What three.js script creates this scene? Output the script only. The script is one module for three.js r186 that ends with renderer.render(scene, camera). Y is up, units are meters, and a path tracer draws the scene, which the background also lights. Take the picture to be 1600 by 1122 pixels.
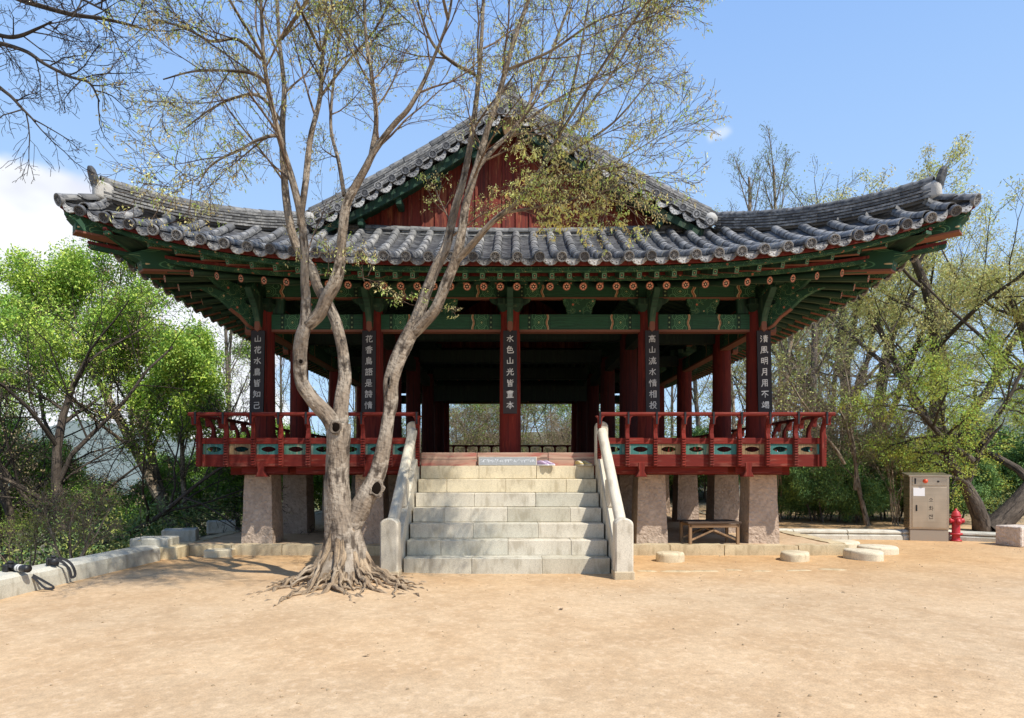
import * as THREE from 'three';
import { mergeGeometries, toCreasedNormals } from 'three/addons/utils/BufferGeometryUtils.js';

// ------------------------------------------------------------------ camera, sky, sun, exposure
const HOR = 733, VX = 797, EYE = 1.62, FOC = 1000;
const scene = new THREE.Scene();
const camera = new THREE.PerspectiveCamera(2 * Math.atan(HOR / FOC) * 180 / Math.PI, 1600 / (2 * HOR), 0.1, 4000);
camera.position.set(0, EYE, 0);
camera.lookAt(0, EYE, -10);
camera.setViewOffset(1600, 2 * HOR, 800 - VX, 0, 1600, 1122);
const SUN = new THREE.Vector3(0.45, 0.82, 0.44).normalize();
const sun = new THREE.DirectionalLight(new THREE.Color().setRGB(1, 0.945, 0.85), 5.0);
sun.position.copy(SUN).multiplyScalar(60).add(new THREE.Vector3(0, 0, -15));
sun.target.position.set(0, 0, -15);
sun.castShadow = true;
Object.assign(sun.shadow.camera, { left: -35, right: 35, top: 35, bottom: -35, near: 1, far: 160 });
sun.shadow.mapSize.set(4096, 4096);
scene.add(sun, sun.target);
const renderer = new THREE.WebGLRenderer({ antialias: true });
renderer.toneMapping = THREE.LinearToneMapping;
renderer.toneMappingExposure = 1.13;
renderer.shadowMap.enabled = true;

// ------------------------------------------------------------------ numbers
function rng(seed) { let s = seed >>> 0; return () => { s = (s + 0x6d2b79f5) >>> 0; let t = Math.imul(s ^ (s >>> 15), 1 | s); t = (t + Math.imul(t ^ (t >>> 7), 61 | t)) ^ t; return ((t ^ (t >>> 14)) >>> 0) / 4294967296; }; }
const V = (x, y, z) => new THREE.Vector3(x, y, z);
const C = (r, g, b) => new THREE.Color().setRGB(r, g, b);
const lerp = (a, b, t) => a + (b - a) * t, clamp = (x, a = 0, b = 1) => Math.min(b, Math.max(a, x));
const sstep = (a, b, x) => { const t = clamp((x - a) / (b - a)); return t * t * (3 - 2 * t); };
const at = (px, py, d) => V((px - VX) * d / FOC, EYE + (HOR - py) * d / FOC, -d);   // a point at a real distance d in front of the viewpoint
function h2(x, y, s) { let h = Math.imul(x, 374761393) ^ Math.imul(y, 668265263) ^ Math.imul(s, 974634543); h = Math.imul(h ^ (h >>> 13), 1274126177); return ((h ^ (h >>> 16)) >>> 0) / 4294967296; }
function vn(x, y, px, py, s) {      // smooth value noise with a period
  const ix = Math.floor(x), iy = Math.floor(y), fx = x - ix, fy = y - iy, m = (a, n) => ((a % n) + n) % n;
  const x0 = m(ix, px), x1 = m(ix + 1, px), y0 = m(iy, py), y1 = m(iy + 1, py), u = fx * fx * (3 - 2 * fx), v = fy * fy * (3 - 2 * fy);
  return lerp(lerp(h2(x0, y0, s), h2(x1, y0, s), u), lerp(h2(x0, y1, s), h2(x1, y1, s), u), v);
}
function fbm(u, v, fx, fy, oct, s) { let a = 0.5, t = 0, n = 0; for (let i = 0; i < oct; i++) { t += a * vn(u * fx, v * fy, fx, fy, s + i * 7); n += a; a *= 0.5; fx *= 2; fy *= 2; } return t / n; }
function h3(x, y, z, s) { return h2(x + Math.imul(z, 1013), y + Math.imul(z, 1619), s); }
function n3(x, y, z, s) {
  const ix = Math.floor(x), iy = Math.floor(y), iz = Math.floor(z), f = (t) => t * t * (3 - 2 * t), u = f(x - ix), v = f(y - iy), w = f(z - iz);
  const pl = (k) => lerp(lerp(h3(ix, iy, iz + k, s), h3(ix + 1, iy, iz + k, s), u), lerp(h3(ix, iy + 1, iz + k, s), h3(ix + 1, iy + 1, iz + k, s), u), v);
  return lerp(pl(0), pl(1), w);
}
function f3(x, y, z, oct, s) { let a = 0.5, t = 0, n = 0; for (let i = 0; i < oct; i++) { t += a * n3(x, y, z, s + i); n += a; a *= 0.5; x *= 2.03; y *= 2.03; z *= 2.03; } return t / n; }

// ------------------------------------------------------------------ sky: blue gradient with banks of cumulus low on the horizon
{
  const w = 2048, h = 1024, data = new Float32Array(w * h * 4), e = 0.0;
  for (let j = 0; j < h; j++) {
    const el = ((j + 0.5) / h - 0.5) * Math.PI, y = Math.sin(el), cr = Math.cos(el);
    for (let i = 0; i < w; i++) {
      const az = ((i + 0.5) / w - 0.5) * 2 * Math.PI, x = Math.cos(az) * cr, z = Math.sin(az) * cr;
      const up = Math.max(0, y), k = Math.pow(1 - up, 1.25), cs = x * SUN.x + y * SUN.y + z * SUN.z;
      const glow = 0.16 * Math.pow(Math.max(0, cs), 6);
      let r = lerp(0.125, 0.55, k) + glow, g = lerp(0.30, 0.78, k) + glow, b = lerp(0.75, 1.03, k) + glow;
      if (y > -0.05) {
        // cumulus banks: heaped over one half of the horizon, thinning overhead
        const bank = 0.5 + 0.5 * (x * -0.93 + z * -0.18) / Math.max(0.2, cr);
        const q = f3(x * 4.2 + 3, y * 7.5 + 1, z * 4.2 - 2, 6, 11), q2 = f3(x * 1.7 - 5, y * 3, z * 1.7 + 4, 3, 31);
        const cover = lerp(-0.30, 0.50, sstep(0.62, 0.86, bank)) * (1 - sstep(0.30, 0.46, y + (q2 - 0.5) * 0.2)) - 0.40 * sstep(0.30, 0.5, y);
        const dens = sstep(0.0, 0.11, q + cover * 1.15 - 0.50 + (q2 - 0.5) * 0.24);
        const q3 = f3(x * 4.2 + 3.25, y * 7.5 + 1.5, z * 4.2 - 1.8, 6, 11), lit = clamp(0.98 + (q - q3) * 1.5, 0.82, 1.10);
        r = lerp(r, 0.93 * lit, dens * 0.94); g = lerp(g, 0.95 * lit, dens * 0.94); b = lerp(b, 1.0 * Math.max(0.88, lit), dens * 0.94);
        // one small wisp high above the trees
        const wa = (Math.atan2(x, -z) - 0.317) / 0.017, wb = (el - 0.464) / 0.017, wx = wa * 0.78 + wb * 0.62, wy = -wa * 0.62 + wb * 0.78, ws = f3(x * 75 + y * 40, y * 75, z * 75, 4, 77);
        const wd = sstep(0.30, 0.95, ws * 1.7 - 0.20 - 0.34 * (wx * wx * 0.8 + Math.pow(wy + 0.35 * Math.sin(wx * 2.2), 2) * 5)) * 0.45;
        r = lerp(r, 0.90, wd); g = lerp(g, 0.94, wd); b = lerp(b, 1.0, wd);
      }
      if (y < 0) { const t = sstep(0, 0.12, -y); r = lerp(r, 0.26, t); g = lerp(g, 0.24, t); b = lerp(b, 0.20, t); }
      const o = (j * w + i) * 4; data[o] = r; data[o + 1] = g; data[o + 2] = b; data[o + 3] = 1;
    }
  }
  const t = new THREE.DataTexture(data, w, h, THREE.RGBAFormat, THREE.FloatType);
  t.mapping = THREE.EquirectangularReflectionMapping; t.magFilter = THREE.LinearFilter; t.needsUpdate = true;
  scene.background = t; scene.environment = t;
}

// ------------------------------------------------------------------ textures and materials
const enc = (x) => { x = clamp(x); return Math.round(255 * (x <= 0.0031308 ? 12.92 * x : 1.055 * Math.pow(x, 1 / 2.4) - 0.055)); };
function mk(n, metres, f, srgb = true, m = n) {        // a tileable texture; f(u, v) gives linear colour or a height
  const d = new Uint8Array(n * m * 4);
  for (let j = 0; j < m; j++) for (let i = 0; i < n; i++) {
    const c = f((i + 0.5) / n, (j + 0.5) / m), o = (j * n + i) * 4;
    if (srgb) { d[o] = enc(c[0]); d[o + 1] = enc(c[1]); d[o + 2] = enc(c[2]); } else d[o] = d[o + 1] = d[o + 2] = Math.round(255 * clamp(c));
    d[o + 3] = 255;
  }
  const t = new THREE.DataTexture(d, n, m, THREE.RGBAFormat);
  t.wrapS = t.wrapT = THREE.RepeatWrapping; t.magFilter = THREE.LinearFilter; t.minFilter = THREE.LinearMipmapLinearFilter; t.generateMipmaps = true;
  if (srgb) t.colorSpace = THREE.SRGBColorSpace;
  if (metres) t.repeat.set(1 / metres, 1 / metres);
  t.needsUpdate = true; return t;
}
function canvasTex(w, h, draw) {
  const c = document.createElement('canvas'); c.width = w; c.height = h; draw(c.getContext('2d'), w, h);
  const t = new THREE.CanvasTexture(c); t.colorSpace = THREE.SRGBColorSpace; return t;
}
const mix3 = (a, b, t) => [lerp(a[0], b[0], t), lerp(a[1], b[1], t), lerp(a[2], b[2], t)], mul3 = (a, k) => [a[0] * k, a[1] * k, a[2] * k];
const std = (o) => new THREE.MeshStandardMaterial({ roughness: 0.85, metalness: 0, ...o });
const tint = (m, r, g, b, off) => { const c = m.clone(); c.color = C(r, g, b); if (off && c.map) { c.map = c.map.clone(); c.map.offset.set(off, off * 1.7); c.map.needsUpdate = true; } return c; };

const sandMap = mk(1024, 4.3, (u, v) => {
  const a = fbm(u, v, 5, 5, 5, 1), g = h2(Math.floor(u * 1024), Math.floor(v * 1024), 3), s = fbm(u, v, 90, 90, 2, 9), f = fbm(u, v, 22, 22, 3, 19);
  let c = mix3([0.470, 0.318, 0.182], [0.545, 0.388, 0.236], sstep(0.3, 0.72, a * 0.5 + f * 0.5));
  const k2 = h2(Math.floor(u * 340), Math.floor(v * 340), 13); c = mul3(c, 0.74 + 0.16 * s + 0.20 * g * (0.4 + s) + 0.16 * k2);
  if (s > 0.74) c = mix3(c, [0.62, 0.49, 0.35], 0.25);
  if (g > 0.994) c = mul3(c, 0.55);
  return c;
});
const sandBump = mk(512, 4.3, (u, v) => 0.5 * fbm(u, v, 40, 40, 4, 9) + 0.3 * fbm(u, v, 9, 9, 3, 4) + 0.2 * h2(Math.floor(u * 512), Math.floor(v * 512), 5), false);
function graniteTex(base, dark, light, stain, seed) {
  return mk(512, 1.1, (u, v) => {
    const g = h2(Math.floor(u * 256), Math.floor(v * 256), seed), g2 = vn(u * 180, v * 180, 180, 180, seed + 2), a = fbm(u, v, 4, 4, 4, seed + 5), st = 0.55 * fbm(u, v, 5, 4, 5, seed + 8) + 0.45 * fbm(u, v, 23, 6, 4, seed + 9);
    let c = mix3(base, light, clamp((a - 0.35) * 1.5)); c = mix3(c, dark, (g > 0.86 ? 0.45 : 0) + (g2 > 0.72 ? 0.22 : 0)); if (g < 0.1) c = mix3(c, [0.72, 0.68, 0.62], 0.4);
    return mix3(c, stain, 0.62 * sstep(0.47, 0.70, st));
  });
}
const graniteMap = graniteTex([0.56, 0.515, 0.42], [0.20, 0.18, 0.15], [0.67, 0.62, 0.51], [0.34, 0.295, 0.22], 21);
const graniteBump = mk(256, 0.6, (u, v) => 0.6 * h2(Math.floor(u * 256), Math.floor(v * 256), 61) + 0.4 * fbm(u, v, 24, 24, 3, 62), false);
const hewnMap = mk(512, 1.3, (u, v) => {
  const a = fbm(u, v, 5, 5, 4, 71), g = h2(Math.floor(u * 256), Math.floor(v * 256), 72), b = fbm(u, v, 26, 26, 2, 73);
  let c = mix3([0.36, 0.275, 0.21], [0.50, 0.395, 0.31], a); c = mul3(c, 0.72 + 0.4 * b + 0.12 * g); return c;
});
const hewnBump = mk(512, 1.3, (u, v) => 0.65 * Math.abs(fbm(u, v, 17, 17, 3, 75) - 0.5) * 2 + 0.35 * fbm(u, v, 34, 34, 3, 76), false);
function woodTex(base, dark, worn, wornAmt, seed, n = 512) {     // grain runs along v
  return mk(n, 1.4, (u, v) => {
    const gr = fbm(u, v, 46, 2, 4, seed), w = fbm(u, v, 14, 3, 4, seed + 4), sp = fbm(u, v, 60, 9, 3, seed + 9), ck = vn(u * 38, v * 2.0, 38, 2, seed + 15);
    let c = mix3(base, dark, sstep(0.42, 0.72, gr) * 0.7); c = mix3(c, worn, wornAmt * sstep(0.52, 0.70, w * 0.6 + sp * 0.4));
    if (ck > 0.93) c = mul3(c, 0.45);
    return c;
  });
}
const woodBump = mk(512, 1.4, (u, v) => 0.7 * fbm(u, v, 46, 2, 4, 101) + 0.3 * (vn(u * 38, v * 2, 38, 2, 116) > 0.9 ? 0 : 1), false);
const redMap = woodTex([0.170, 0.0125, 0.005], [0.085, 0.006, 0.003], [0.28, 0.10, 0.065], 0.45, 111);
const columnMap = woodTex([0.135, 0.0085, 0.003], [0.06, 0.004, 0.002], [0.21, 0.024, 0.009], 0.5, 131);
const gableMap = woodTex([0.165, 0.019, 0.008], [0.06, 0.008, 0.005], [0.33, 0.11, 0.05], 0.6, 151);
const greenMap = woodTex([0.011, 0.050, 0.025], [0.005, 0.019, 0.011], [0.055, 0.092, 0.046], 0.85, 171);
const tealMap = woodTex([0.040, 0.165, 0.142], [0.026, 0.095, 0.08], [0.26, 0.275, 0.215], 0.65, 191);
const paleWoodMap = woodTex([0.50, 0.33, 0.235], [0.40, 0.20, 0.14], [0.42, 0.10, 0.075], 0.7, 211);
const oldWoodMap = woodTex([0.22, 0.15, 0.095], [0.10, 0.07, 0.045], [0.34, 0.25, 0.17], 0.6, 231);
const tileMap = mk(512, 0.9, (u, v) => {
  const a = fbm(u, v, 4, 4, 5, 251), b = fbm(u, v, 14, 14, 4, 253), g = h2(Math.floor(u * 512), Math.floor(v * 512), 252), k = fbm(u, v, 7, 7, 4, 259);
  let c = mix3([0.105, 0.107, 0.112], [0.225, 0.225, 0.225], sstep(0.32, 0.66, a)); c = mix3(c, [0.045, 0.046, 0.052], 0.8 * sstep(0.52, 0.70, b));
  c = mix3(c, [0.36, 0.355, 0.335], 0.5 * sstep(0.60, 0.76, k)); return mul3(c, 0.88 + 0.24 * g);
});
const tileBump = mk(256, 0.5, (u, v) => 0.5 * h2(Math.floor(u * 256), Math.floor(v * 256), 262) + 0.5 * fbm(u, v, 12, 12, 4, 263), false);
function barkTex(base, dark, pale, seed, fx = 9, fy = 3) {
  return mk(512, 0.9, (u, v) => {
    const a = fbm(u, v, fx, fy, 5, seed), b = fbm(u, v, 4, 3, 4, seed + 3), r = fbm(u, v, 40, 12, 3, seed + 6);
    let c = mix3(base, pale, sstep(0.35, 0.7, b)); c = mix3(c, dark, 0.9 * sstep(0.52, 0.68, a)); return mul3(c, 0.55 + 0.85 * r);
  });
}
const barkMap = barkTex([0.215, 0.168, 0.122], [0.060, 0.042, 0.028], [0.33, 0.275, 0.212], 301, 7, 5);
const barkBump = mk(512, 0.9, (u, v) => 0.6 * fbm(u, v, 9, 22, 4, 311) + 0.4 * fbm(u, v, 36, 20, 3, 312), false);
const darkBarkMap = barkTex([0.135, 0.108, 0.083], [0.045, 0.035, 0.027], [0.23, 0.19, 0.15], 321, 16, 3);
const roughBarkBump = mk(256, 0.6, (u, v) => Math.abs(fbm(u, v, 12, 4, 4, 331) - 0.5) * 2, false);
const bp = (b, s) => ({ bumpMap: b, bumpScale: s });
const M = {
  sand: std({ map: sandMap, ...bp(sandBump, 0.012), roughness: 0.96, vertexColors: true }),
  earth: std({ map: sandMap, ...bp(sandBump, 0.02), roughness: 0.96 }),
  granite: std({ map: graniteMap, ...bp(graniteBump, 0.002), roughness: 0.82 }),
  hewn: std({ map: hewnMap, ...bp(hewnBump, 0.028), roughness: 0.95 }),
  red: std({ map: redMap, ...bp(woodBump, 0.0035), roughness: 0.93 }),
  column: std({ map: columnMap, ...bp(woodBump, 0.003), roughness: 0.88 }),
  gable: std({ map: gableMap, ...bp(woodBump, 0.004), roughness: 0.8 }),
  green: std({ map: greenMap, ...bp(woodBump, 0.002), roughness: 0.72 }),
  teal: std({ map: tealMap, ...bp(woodBump, 0.002), roughness: 0.72 }),
  orange: std({ color: C(0.20, 0.072, 0.040), roughness: 0.75 }),
  redTrim: std({ map: redMap, color: C(0.75, 0.55, 0.5), roughness: 0.75 }),
  paleWood: std({ map: paleWoodMap, ...bp(woodBump, 0.002), roughness: 0.8 }),
  oldWood: std({ map: oldWoodMap, ...bp(woodBump, 0.002), roughness: 0.85 }),
  floor: std({ map: oldWoodMap, color: C(0.4, 0.33, 0.3), roughness: 0.6 }),
  mortar: std({ color: C(0.48, 0.46, 0.42), ...bp(graniteBump, 0.006), roughness: 0.95 }),
  iron: std({ color: C(0.012, 0.012, 0.014), roughness: 0.55, metalness: 0.2 }),
  bark: std({ map: barkMap, ...bp(barkBump, 0.03), roughness: 0.9 }),
  darkBark: std({ map: darkBarkMap, ...bp(roughBarkBump, 0.02), roughness: 0.95 }),
  dark: new THREE.MeshPhysicalMaterial({ color: C(0.010, 0.007, 0.005), roughness: 1, specularIntensity: 0.05 }),
};
M.twig = tint(M.bark, 1.05, 0.88, 0.78); M.paleBark = tint(M.bark, 0.95, 0.9, 0.82, 0.3); M.greyBark = tint(M.bark, 1.0, 0.98, 0.93, 0.6); M.root = tint(M.bark, 1.3, 1.18, 1.0, 0.2); M.strawBark = tint(M.bark, 1.7, 1.6, 1.45, 0.4);
const tileMats = [[1.12, 1.1, 1.04], [0.84, 0.83, 0.8], [1.5, 1.46, 1.38], [0.55, 0.545, 0.53], [1.25, 1.22, 1.15]].map((c, i) => { const m = std({ map: tileMap, ...bp(tileBump, 0.003), roughness: 0.62 }); return tint(m, ...c, 0.17 * i + 0.01); });
const faceMats = [[1.7, 1.68, 1.63], [1.3, 1.3, 1.3], [2.0, 1.97, 1.9]].map((c, i) => tint(tileMats[0], ...c, 0.31 * i + 0.05));
const stepMats = [[1.04, 1.02, 0.98], [1.14, 1.06, 0.88], [0.92, 0.93, 0.90], [1.18, 1.08, 0.86], [0.84, 0.83, 0.77]].map((c, i) => tint(M.granite, ...c, 0.23 * i + 0.02));

// ------------------------------------------------------------------ geometry helpers
function muv(g) {          // uv in metres from the dominant direction of each face
  if (g.index) g = g.toNonIndexed();
  const p = g.attributes.position, uv = new Float32Array(p.count * 2), a = V(), b = V(), c = V(), n = V();
  for (let i = 0; i < p.count; i += 3) {
    a.fromBufferAttribute(p, i); b.fromBufferAttribute(p, i + 1); c.fromBufferAttribute(p, i + 2);
    n.copy(b).sub(a).cross(c.clone().sub(a)); const x = Math.abs(n.x), y = Math.abs(n.y), z = Math.abs(n.z);
    [a, b, c].forEach((q, k) => { const o = (i + k) * 2; if (y >= x && y >= z) { uv[o] = q.x; uv[o + 1] = q.z; } else if (x >= z) { uv[o] = q.z; uv[o + 1] = q.y; } else { uv[o] = q.x; uv[o + 1] = q.y; } });
  }
  g.setAttribute('uv', new THREE.BufferAttribute(uv, 2)); return g;
}
const swapUV = (g) => { const u = g.attributes.uv; for (let i = 0; i < u.count; i++) { const a = u.getX(i); u.setXY(i, u.getY(i), a); } return g; };  // turns wood grain to run along x
function box(w, h, d, c = 0) {          // a box with chamfered edges
  if (!c) return muv(new THREE.BoxGeometry(w, h, d));
  const s = [w / 2, h / 2, d / 2], pos = [], P = (f, e) => f.map((v, i) => v * (i === e ? s[i] : s[i] - c));
  const tri = (...q) => { const [A, B, D] = q.map((t) => V(...t)); const n = B.clone().sub(A).cross(D.clone().sub(A)), m = A.clone().add(B).add(D); (n.dot(m) > 0 ? [A, B, D] : [A, D, B]).forEach((t) => pos.push(t.x, t.y, t.z)); };
  for (let a = 0; a < 3; a++) for (const sg of [-1, 1]) {
    const b = (a + 1) % 3, e = (a + 2) % 3, mkp = (u, v) => { const f = [0, 0, 0]; f[a] = sg; f[b] = u; f[e] = v; return P(f, a); };
    tri(mkp(-1, -1), mkp(1, -1), mkp(1, 1)); tri(mkp(-1, -1), mkp(1, 1), mkp(-1, 1));
    for (const sb of [-1, 1]) if (b > a || true) { if (a < b) { const q = (k, v) => { const f = [0, 0, 0]; f[a] = sg; f[b] = sb; f[e] = v; return P(f, k); }; tri(q(a, -1), q(b, -1), q(b, 1)); tri(q(a, -1), q(b, 1), q(a, 1)); } }
    if (a === 2) for (const sb of [-1, 1]) { const q = (k, v) => { const f = [0, 0, 0]; f[2] = sg; f[0] = sb; f[1] = v; return P(f, k); }; tri(q(2, -1), q(0, -1), q(0, 1)); tri(q(2, -1), q(0, 1), q(2, 1)); }
  }
  for (const x of [-1, 1]) for (const y of [-1, 1]) for (const z of [-1, 1]) tri(P([x, y, z], 0), P([x, y, z], 1), P([x, y, z], 2));
  const g = new THREE.BufferGeometry(); g.setAttribute('position', new THREE.Float32BufferAttribute(pos, 3)); g.computeVertexNormals(); return muv(g);
}
const mv = (g, x = 0, y = 0, z = 0, rx = 0, ry = 0, rz = 0) => g.applyMatrix4(new THREE.Matrix4().compose(V(x, y, z), new THREE.Quaternion().setFromEuler(new THREE.Euler(rx, ry, rz)), V(1, 1, 1)));
function join(list) { const l = list.map((g) => { g = g.index ? g.toNonIndexed() : g; for (const k of Object.keys(g.attributes)) if (!['position', 'normal', 'uv'].includes(k)) g.deleteAttribute(k); if (!g.attributes.uv) g.setAttribute('uv', new THREE.BufferAttribute(new Float32Array(g.attributes.position.count * 2), 2)); return g; }); return mergeGeometries(l); }
function ext(pts, t, bevel = 0, holes = []) {      // a flat outline given thickness, centred on z
  const s = new THREE.Shape(pts.map(([x, y]) => new THREE.Vector2(x, y)));
  for (const h of holes) s.holes.push(new THREE.Path(h.map(([x, y]) => new THREE.Vector2(x, y))));
  const g = new THREE.ExtrudeGeometry(s, { depth: t - 2 * bevel, bevelEnabled: bevel > 0, bevelSize: bevel, bevelThickness: bevel, bevelOffset: -bevel, bevelSegments: 1, curveSegments: 8 });
  g.translate(0, 0, -(t - 2 * bevel) / 2); return muv(g);
}
class Tubes {              // tapered tubes along paths, all in one geometry
  constructor() { this.p = []; this.n = []; this.u = []; this.i = []; }
  add(pts, rad, sides, o = {}) {
    const N = pts.length, base = this.p.length / 3, t = V(), a = V(), b = V(), q = V(); let len = 0, nx = V(0.31, 0.2, 0.93);
    for (let k = 0; k < N; k++) {
      t.copy(pts[Math.min(k + 1, N - 1)]).sub(pts[Math.max(k - 1, 0)]).normalize();
      nx.addScaledVector(t, -nx.dot(t)); if (nx.lengthSq() < 1e-4) nx.set(t.y, -t.x, 0.3).addScaledVector(t, -nx.dot(t)); nx.normalize();
      b.copy(t).cross(nx);
      if (k) len += pts[k].distanceTo(pts[k - 1]);
      const around = o.around ?? Math.max(1, Math.round(2 * Math.PI * rad[0] / 0.9)) * 0.9;
      for (let s = 0; s <= sides; s++) {
        const th = (s % sides) / sides * 2 * Math.PI, cx = Math.cos(th), sy = Math.sin(th); let r = rad[k];
        q.copy(nx).multiplyScalar(cx).addScaledVector(b, sy);
        if (o.lump) r *= o.lump(pts[k].x + q.x * r, pts[k].y + q.y * r, pts[k].z + q.z * r, th, k / (N - 1));
        this.p.push(pts[k].x + q.x * r, pts[k].y + q.y * r, pts[k].z + q.z * r); this.n.push(q.x, q.y, q.z); this.u.push(s / sides * around, len);
      }
    }
    for (let k = 0; k < N - 1; k++) for (let s = 0; s < sides; s++) { const e = base + k * (sides + 1) + s, f = e + sides + 1; this.i.push(e, e + 1, f, e + 1, f + 1, f); }
    return this;
  }
  get empty() { return !this.i.length; }
  geo(smooth) {
    const g = new THREE.BufferGeometry(); g.setAttribute('position', new THREE.Float32BufferAttribute(this.p, 3)); g.setAttribute('normal', new THREE.Float32BufferAttribute(this.n, 3)); g.setAttribute('uv', new THREE.Float32BufferAttribute(this.u, 2)); g.setIndex(this.i);
    if (smooth) g.computeVertexNormals();
    return g;
  }
}
const spline = (pts, n) => new THREE.CatmullRomCurve3(pts, false, 'centripetal').getPoints(n);
const cyl = (r0, r1, h, s = 16) => { const g = new THREE.CylinderGeometry(r1, r0, h, s); const u = g.attributes.uv; for (let i = 0; i < u.count; i++) u.setXY(i, u.getX(i) * 2 * Math.PI * r0, u.getY(i) * h); return g; };
const lathe = (pts, s = 24) => new THREE.LatheGeometry(pts.map(([x, y]) => new THREE.Vector2(x, y)), s);

// ------------------------------------------------------------------ things, parts
const used = new Map();
function numbered(n) { const k = used.get(n) ?? 0; used.set(n, k + 1); return k ? n + '_' + String(k).padStart(3, '0') : n; }
function sh(o) { o.traverse((m) => { if (m.isMesh) { m.castShadow = true; m.receiveShadow = true; } }); return o; }
function tag(o, label, category, group, kind) { if (label) o.userData.label = label; if (category) o.userData.category = category; if (group) o.userData.group = group; if (kind) o.userData.kind = kind; return o; }
function thing(name, label, category, [x, y, z] = [0, 0, 0], turn = 0, group) { const o = new THREE.Group(); o.name = numbered(name); o.position.set(x, y, z); o.rotation.y = turn; scene.add(o); return tag(o, label, category, group); }
function single(name, g, m, label, category, group, kind) { const o = new THREE.Mesh(g, m); o.name = numbered(name); scene.add(o); return tag(o, label, category, group, kind); }
function part(name, g, m, parent, label) { const o = new THREE.Mesh(g, m); o.name = name; parent.add(o); if (label) o.userData.label = label; return o; }
function sub(name, parent) { const o = new THREE.Group(); o.name = name; parent.add(o); return o; }
function along(mesh, p0, p1, up = V(0, 1, 0), sx = 1, sy = 1) {       // stretches a unit-long shape (z from 0 to 1) from p0 to p1
  const z = p1.clone().sub(p0), L = z.length(); z.normalize(); const x = up.clone().cross(z).normalize(), y = z.clone().cross(x);
  mesh.quaternion.setFromRotationMatrix(new THREE.Matrix4().makeBasis(x, y, z)); mesh.position.copy(p0); mesh.scale.set(sx, sy, L); return mesh;
}

// ------------------------------------------------------------------ the ground: one sheet, court flat, banks falling away on the left and rising behind
function groundY(x, z) {
  const d = -z; let y = 0;
  const l = sstep(-7.0, -16, x); y -= 3.2 * l + 6 * sstep(-16, -60, x);
  y += 2.6 * sstep(29.5, 37, d) * sstep(-11, -5, x) * (1 - sstep(6, 13, x)) + 3.0 * sstep(40, 70, d) * sstep(-14, 0, x);
  y += 0.10 * sstep(15.2, 17, d) * sstep(6.6, 8, x) * (1 - l);
  if (d > 31 || Math.abs(x) > 14 || x < -7.5) y += (f3(x * 0.25, 0, z * 0.25, 3, 401) - 0.5) * 0.35 * sstep(0, 6, Math.max(d - 31, Math.abs(x) - 13));
  y += 0.13 * Math.exp(-((x + 2.33) ** 2 + (z + 8.9) ** 2) / 0.75);
  y -= 14 * sstep(90, 300, Math.hypot(x, z));
  return y;
}
{
  const N = 190, pos = [], uv = [], col = [], idx = [];
  const warp = (t) => { const s = Math.abs(t); return Math.sign(t) * (s * 26 + Math.pow(s, 5) * 700); };
  for (let j = 0; j <= N; j++) for (let i = 0; i <= N; i++) {
    const x = warp(i / N * 2 - 1), z = -14 + warp(j / N * 2 - 1), d = -z;
    pos.push(x, groundY(x, z), z); uv.push(x, z);
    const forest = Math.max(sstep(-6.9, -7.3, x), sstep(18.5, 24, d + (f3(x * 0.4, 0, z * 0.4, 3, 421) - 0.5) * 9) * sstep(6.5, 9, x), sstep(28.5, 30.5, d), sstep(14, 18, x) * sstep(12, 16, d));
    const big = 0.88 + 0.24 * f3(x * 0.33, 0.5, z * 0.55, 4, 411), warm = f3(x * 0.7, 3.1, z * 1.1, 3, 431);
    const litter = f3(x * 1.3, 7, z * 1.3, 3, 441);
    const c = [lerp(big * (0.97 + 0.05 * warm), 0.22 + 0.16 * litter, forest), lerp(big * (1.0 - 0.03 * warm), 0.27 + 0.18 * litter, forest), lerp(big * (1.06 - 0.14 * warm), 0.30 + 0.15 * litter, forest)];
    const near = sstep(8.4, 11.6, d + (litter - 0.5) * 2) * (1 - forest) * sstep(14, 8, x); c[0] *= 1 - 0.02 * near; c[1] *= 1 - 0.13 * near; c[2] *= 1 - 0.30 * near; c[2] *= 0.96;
    col.push(...c);
  }
  for (let j = 0; j < N; j++) for (let i = 0; i < N; i++) { const a = j * (N + 1) + i, b = a + N + 1; idx.push(a, b, a + 1, b, b + 1, a + 1); }
  const g = new THREE.BufferGeometry(); g.setAttribute('position', new THREE.Float32BufferAttribute(pos, 3)); g.setAttribute('uv', new THREE.Float32BufferAttribute(uv, 2)); g.setAttribute('color', new THREE.Float32BufferAttribute(col, 3)); g.setIndex(idx); g.computeVertexNormals();
  single('ground', g, M.sand, 'light tan packed sand court with bare earth around it', null, null, 'structure');
}
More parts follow.
